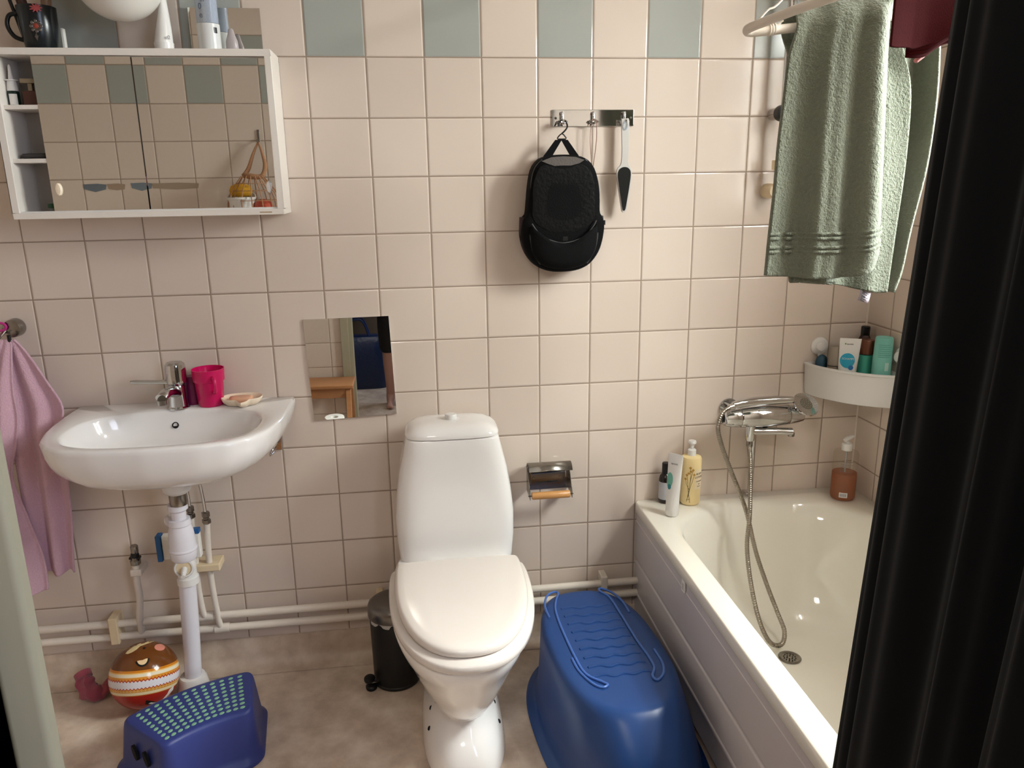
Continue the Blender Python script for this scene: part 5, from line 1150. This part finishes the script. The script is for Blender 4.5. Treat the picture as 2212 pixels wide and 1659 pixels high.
for z, xl, xr, yb in ((.338, -.905, -.800, -.098), (.37, -.905, -.797, -.098), (.45, -.905, -.796, -.097), (.56, -.905, -.815, -.097), (.68, -.90, -.838, -.095), (.76, -.90, -.818, -.092), (.84, -.89, -.80, -.088), (.92, -.87, -.80, -.082), (1.0, -.84, -.793, -.072), (1.036, -.822, -.790, -.066), (1.05, -.815, -.795, -.062)):
    n_ = 9; am = min(1, (1.06-z)/.25)
    rows_.append([(xl+(xr-xl)*i/(n_-1), yb-am*(.014*sin(2*pi*i/(n_-1)*1.7+1.1)), z+.010*i/(n_-1)*(z < .36)) for i in range(n_)])
part('front_layer', MB().grid([[tuple(p) for p in r] for r in cat_grid(rows_, 5, 6)]), M_terryp, pt, solid=.005, ang=0)

# ================================================================== CURTAIN
cr = solo('shower_curtain', None or MB().grid([[tuple((.874+.017*sin(ph)*w1+.0055*sin(2.7*ph+1.3), -1.190-.085*(z-.35)/1.3-s_, z)) for s_, ph, w1, k_ in [(j*.0042, j*.0042*2*pi/.115+.6*sin(j*.11)+.25*(z-1), min(1, .25+j*.05), 0) for j in range(91)]] for z in [.045+.04*i for i in range(50)]]), M_curt,
     'black bunched shower curtain hanging along the bath at the right edge', 'curtain', (.882, -1.35, .05), solid=.002, ang=0)
solo('curtain_rod', MB().tube([(.882, YF+.003, 2.05), (.882, -.002, 2.05)], .012, 16, 1), M_wplast, 'white curtain rod running above the bath edge, holding the black curtain', 'curtain rod', (.882, -.8, 2.05))

# ================================================================== SEEN IN THE MIRRORS
ws = thing('step_stool', 'wooden step stool against the wall by the door, seen in the small mirror', 'step stool', (-.26, -1.40, 0))
part('top', MB().box(-.465, -.060, -1.595, -1.38, .48, .50), M_woods, ws, bevel=.004)
part('step', MB().box(-.46, -.065, -1.42, -1.20, .235, .253), M_woods, ws, bevel=.004)
part('apron', MB().box(-.425, -.10, -1.405, -1.39, .425, .479), M_woods, ws, bevel=.002)
part('apron', MB().box(-.425, -.10, -1.590, -1.575, .425, .479), M_woods, ws, bevel=.002)
for x in (-.45, -.10):
    part('leg', MB().loft([[(x, -1.24, .001), (x+.025, -1.24, .001), (x+.025, -1.20, .001), (x, -1.20, .001)], [(x, -1.43, .478), (x+.025, -1.43, .478), (x+.025, -1.39, .478), (x, -1.39, .478)]]), M_woods, ws)
    part('leg', MB().box(x, x+.025, -1.595, -1.555, .001, .478), M_woods, ws)
    part('side_rail', MB().box(x+.002, x+.022, -1.585, -1.26, .20, .234), M_woods, ws)
tr_ = solo('toilet_roll', MB().lathe([(.020, .2535), (.052, .2535), (.0525, .256), (.0525, .349), (.052, .352), (.020, .352), (.020, .2535)], (-.162, -1.275, 0), n=48), M_paper, 'white toilet roll standing on the lower step of the wooden stool', 'toilet roll', (-.162, -1.275, .2535))

hb = thing('wall_hook', 'dark metal hook on the tiles opposite the basin, seen in the cabinet mirror', 'hook', (-.37, YF, 1.62))
part('plate', MB().box(-.376, -.366, YF+.0005, YF+.005, 1.60, 1.65), M_dchrome, hb, bevel=.001)
part('prong', MB().tube([(-.371, YF+.005, 1.612), (-.371, YF+.018, 1.596), (-.371, YF+.03, 1.60), (-.371, YF+.034, 1.61)], .003, 8), M_dchrome, hb)
nb_ = thing('net_bag', 'brown net shopping bag full of toys on the hook opposite the basin', 'net bag', (-.40, YF+.05, 1.3))
M_net = mat('net_brown', (176, 130, 96), .8, bump=.5, bscale=150)
part('handle', MB().tube([(-.371, YF+.022, 1.600), (-.395, YF+.03, 1.55), (-.418, YF+.04, 1.49), (-.44, YF+.05, 1.46)], [.003, .006, .009, .010], 10), M_net, nb_)
part('handle', MB().tube([(-.371, YF+.022, 1.600), (-.355, YF+.04, 1.55), (-.345, YF+.06, 1.50), (-.36, YF+.07, 1.46), (-.40, YF+.07, 1.458), (-.435, YF+.055, 1.465)], [.003, .006, .009, .010, .012, .012], 10), M_net, nb_)
nt = MB()
for k in range(16):
    a = 2*pi*k/16
    nt.tube([(-.40+.045*cos(a), YF+.07+.04*sin(a), 1.46), (-.40+.105*cos(a), YF+.07+.062*sin(a), 1.37), (-.40+.105*cos(a), YF+.07+.062*sin(a), 1.26), (-.40+.05*cos(a+.3), YF+.07+.03*sin(a+.3), 1.17)], .0022, 6, 5)
for z, a_, b_ in ((1.43, .067, .05), (1.40, .087, .056), (1.36, .108, .063), (1.32, .110, .064), (1.28, .108, .063), (1.24, .095, .056), (1.20, .07, .042)):
    nt.tube([(-.40+a_*cos(2*pi*k/24), YF+.07+b_*sin(2*pi*k/24), z) for k in range(24)], .0018, 6, 1, closed=True)
part('netting', nt, M_net, nb_)
q = thing('toy_bucket', 'white toy bucket inside the net bag', 'bucket', (-.44, YF+.085, 1.29))
part('bucket', MB().lathe([(.001, 1.285), (.040, 1.285), (.054, 1.365), (.058, 1.366), (.058, 1.374), (.052, 1.374), (.038, 1.29), (.001, 1.289)], (-.452, YF+.075, 0), n=32), M_wplast, q)
part('bucket_handle', MB().tube([(-.452+.058*cos(a), YF+.075+.058*sin(a)*.9, 1.370-.03*sin(a)) for a in [-pi*i/10 for i in range(11)]], .003, 8), M_wplast, q)
solo('bath_sponge', MB().loft([se(-.452, YF+.07, a, a*.55, a*.55, z, 2, 28) for z, a in ((1.376, .034), (1.386, .044), (1.402, .048), (1.420, .040), (1.430, .018))]), mat('sponge_yellow', (214, 158, 40), .8, bump=.4, bscale=150), 'yellow bath sponge on the toy bucket in the net bag', 'sponge', (-.452, YF+.07, 1.384), ang=60)
solo('red_toy', MB().loft([se(-.365, YF+.07, a, a*.8, a*.8, z, 2, 28) for z, a in ((1.235, .02), (1.26, .042), (1.31, .048), (1.35, .036), (1.365, .01))]), mat('toy_red', (190, 84, 62), .5), 'rounded red toy inside the net bag', 'toy', (-.365, YF+.07, 1.235), ang=60)
for i, (xa, xb, zc_, cc, lab) in enumerate(((-1.095, -1.01, 1.424, (112, 122, 132), 'ragged blue-grey tape patch on the opposite tiles, left one of two'), (-.905, -.83, 1.426, (120, 132, 142), 'ragged blue-grey tape patch on the opposite tiles, right one of two'), (-1.0, -.935, 1.424, (170, 148, 128), 'short brownish glue stain between the tape patches'), (-.825, -.64, 1.424, (164, 146, 126), 'long brownish glue stain right of the tape patches'))):
    pl = [(xa, zc_-.008), ((xa+xb)/2, zc_-.014-.006*(i < 2)), (xb, zc_-.010), (xb+.004, zc_+.010), ((xa+xb)/2+.01, zc_+.014), (xa-.004, zc_+.012)]
    solo('tape_patch' if i < 2 else 'glue_stain', MB().loft([[(x, YF+.0004, z) for x, z in pl], [(x, YF+.0012, z) for x, z in pl]]), mat('tape_%s' % ('blue', 'greyblue', 'glue', 'glue_pale')[i], cc, .7), lab, 'tape' if i < 2 else 'stain', ((xa+xb)/2, YF, zc_), group='tape patches and glue stains in a row on the opposite tiles')
fb = thing('blue_bag', 'big blue woven carrier bag on the hall floor, seen in the small mirror', 'bag', (-.12, -3.2, 0))
bgv = [[(-.12+x*.5*sx_, -3.22+y*.5*sy_, z) for x, y, _ in se(0, 0, 1, 1, 1, 0, 5, 48)] for z, sx_, sy_ in ((.001, .44, .30), (.05, .46, .32), (.22, .47, .30), (.36, .46, .26), (.47, .45, .16), (.48, .42, .13))]
part('bag_body', MB().loft(bgv), mat('bag_blue', (20, 40, 76), .3, bump=.8, bscale=30), fb, ang=60)
for sy_ in (-1, 1): part('handle', MB().tube([(-.24, -3.22+sy_*.06, .465), (-.22, -3.22+sy_*.07, .60), (-.10, -3.22+sy_*.07, .62), (-.04, -3.22+sy_*.06, .465)], .008, 8), mat('bag_strap', (20, 44, 92), .4), fb)
solo('hanging_coat', MB().loft([se(-.12, -3.33, a, b_, b_, z, 2.6, 48) for z, a, b_ in ((.64, .10, .04), (.68, .16, .06), (1.1, .17, .065), (1.5, .15, .06), (1.62, .07, .04), (1.66, .02, .02))]), mat('coat_tan', (120, 92, 62), .85, bump=.4, bscale=60), 'tan coat hanging in the hall above the blue bag', 'coat', (-.12, -3.33, .72), ang=60)
solo('coat_rail', MB().box(-.6, .4, -3.42, -3.40, 1.68, 1.74).tube([(-.12, -3.40, 1.70), (-.12, -3.34, 1.69), (-.12, -3.33, 1.655)], .006, 8), M_woods, 'wooden coat rail on the hall back wall', 'coat rail', (-.1, -3.41, 1.7), bevel=.003)

# ================================================================== PERSON BEHIND THE CAMERA (reflected)
def skin_part(name, verts, edges, radii, m, parent, root=0, sub=2):
    bm = bmesh.new(); inv = WM[parent.name].inverted(); L_ = bm.verts.layers.skin.verify()
    vs = [bm.verts.new(inv @ Vector(v)) for v in verts]
    for i, (v, r) in enumerate(zip(vs, radii)):
        v[L_].radius = (r, r) if not isinstance(r, tuple) else r; v[L_].use_root = (i == root)
    for a, b_ in edges: bm.edges.new((vs[a], vs[b_]))
    me = bpy.data.meshes.new(name); bm.to_mesh(me); bm.free()
    o = bpy.data.objects.new(name, me); COL.objects.link(o); o.parent = parent; WM[o.name] = WM[parent.name]
    me.materials.append(m); k = o.modifiers.new('skin', 'SKIN'); k.use_smooth_shade = True
    s2 = o.modifiers.new('sub', 'SUBSURF'); s2.levels = sub; s2.render_levels = sub; return o
pe = thing('person', 'barefoot person in black knee-length shorts and dark top, seen in the small mirror', 'person', (.24, -2.60, 0))
V = [(.24, -2.60, .92), (.24, -2.60, 1.08), (.24, -2.61, 1.25), (.24, -2.60, 1.42), (.24, -2.585, 1.49), (.24, -2.57, 1.56), (.24, -2.56, 1.63), (.24, -2.56, 1.70)]
RD = [.13, .115, .13, .10, .055, .055, .075, .075]
ED = [(i, i+1) for i in range(7)]
for sx in (-1, 1):
    b0 = len(V)
    V += [(.24+sx*.095, -2.60, .86), (.24+sx*.105, -2.59, .50), (.24+sx*.108, -2.605, .36), (.24+sx*.110, -2.61, .12), (.24+sx*.112, -2.605, .055), (.24+sx*.118, -2.53, .035), (.24+sx*.122, -2.455, .022)]
    RD += [.088, .056, .052, .033, .038, (.036, .026), (.032, .016)]
    ED += [(0, b0)]+[(b0+i, b0+i+1) for i in range(6)]
    for k, dx_ in enumerate((-.026, -.012, .0, .011, .021)):
        j = len(V); V += [(.24+sx*(.122+dx_), -2.425+.004*(k == 0)-.004*k, .016)]; RD += [.010 if k == 0 and False else .0085]; ED += [(b0+6, j)]
    c0_ = len(V)
    V += [(.24+sx*.17, -2.60, 1.41), (.24+sx*.24, -2.58, 1.18), (.24+sx*.16, -2.40, 1.28), (.24+sx*.085, -2.30, 1.385)]
    RD += [.06, .044, .034, .026]; ED += [(3, c0_), (c0_, c0_+1), (c0_+1, c0_+2), (c0_+2, c0_+3)]
    d0 = len(V); V += [(.24+sx*.065, -2.275, 1.42)]; RD += [(.032, .016)]; ED += [(c0_+3, d0)]
    for k in range(4):
        j = len(V); V += [(.24+sx*(.050-.004*k), -2.262+.003*k, 1.447-.016*k), (.24+sx*(.030-.002*k), -2.256+.003*k, 1.452-.016*k)]; RD += [.0085, .0075]; ED += [(d0, j), (j, j+1)]
    j = len(V); V += [(.24+sx*.055, -2.30, 1.455)]; RD += [.010]; ED += [(d0, j)]
skin_part('body', V, ED, RD, M_skin, pe)
part('nose', MB().lathe([(.001, -.02), (.012, -.012), (.009, .01), (.004, .022)], (.24, -2.478, 1.655), n=14), M_skin, pe, ang=60)
part('mouth', MB().tube([(.22, -2.478, 1.615), (.24, -2.473, 1.612), (.26, -2.478, 1.615)], .0045, 8), mat('lips', (160, 90, 84), .5), pe)
for sx in (-1, 1):
    part('eye', MB().lathe([(.012*sin(pi*k/10), -.012*cos(pi*k/10)) for k in range(11)], (.24+sx*.032, -2.487, 1.682), n=16), M_paper, pe)
    part('ear', MB().lathe([(.02*sin(pi*k/8), -.028*cos(pi*k/8)) for k in range(9)], (.24+sx*.079, -2.56, 1.668), n=12), M_skin, pe)
part('hair', MB().lathe([(.093*sin(pi*k/16), .005-.105*cos(pi*k/16)) for k in range(17)], (.24, -2.578, 1.705), n=32), mat('hair_brown', (52, 36, 26), .7, bump=.6, bscale=200), pe, ang=60)
skin_part('shorts', [(.24, -2.60, .98), (.24, -2.60, .90), (.145, -2.60, .84), (.135, -2.592, .60), (.133, -2.598, .42), (.335, -2.60, .84), (.345, -2.592, .60), (.347, -2.598, .42)], [(0, 1), (1, 2), (2, 3), (3, 4), (1, 5), (5, 6), (6, 7)], [.135, .145, .108, .085, .076, .108, .085, .076], mat('shorts_black', (14, 14, 16), .7), pe)
skin_part('shirt', [(.24, -2.60, .94), (.24, -2.60, 1.10), (.24, -2.61, 1.27), (.24, -2.60, 1.42), (.07, -2.60, 1.41), (.0, -2.585, 1.24), (.41, -2.60, 1.41), (.48, -2.585, 1.24)], [(0, 1), (1, 2), (2, 3), (3, 4), (4, 5), (3, 6), (6, 7)], [.142, .13, .145, .108, .072, .058, .072, .058], mat('shirt_navy', (22, 24, 34), .85), pe)
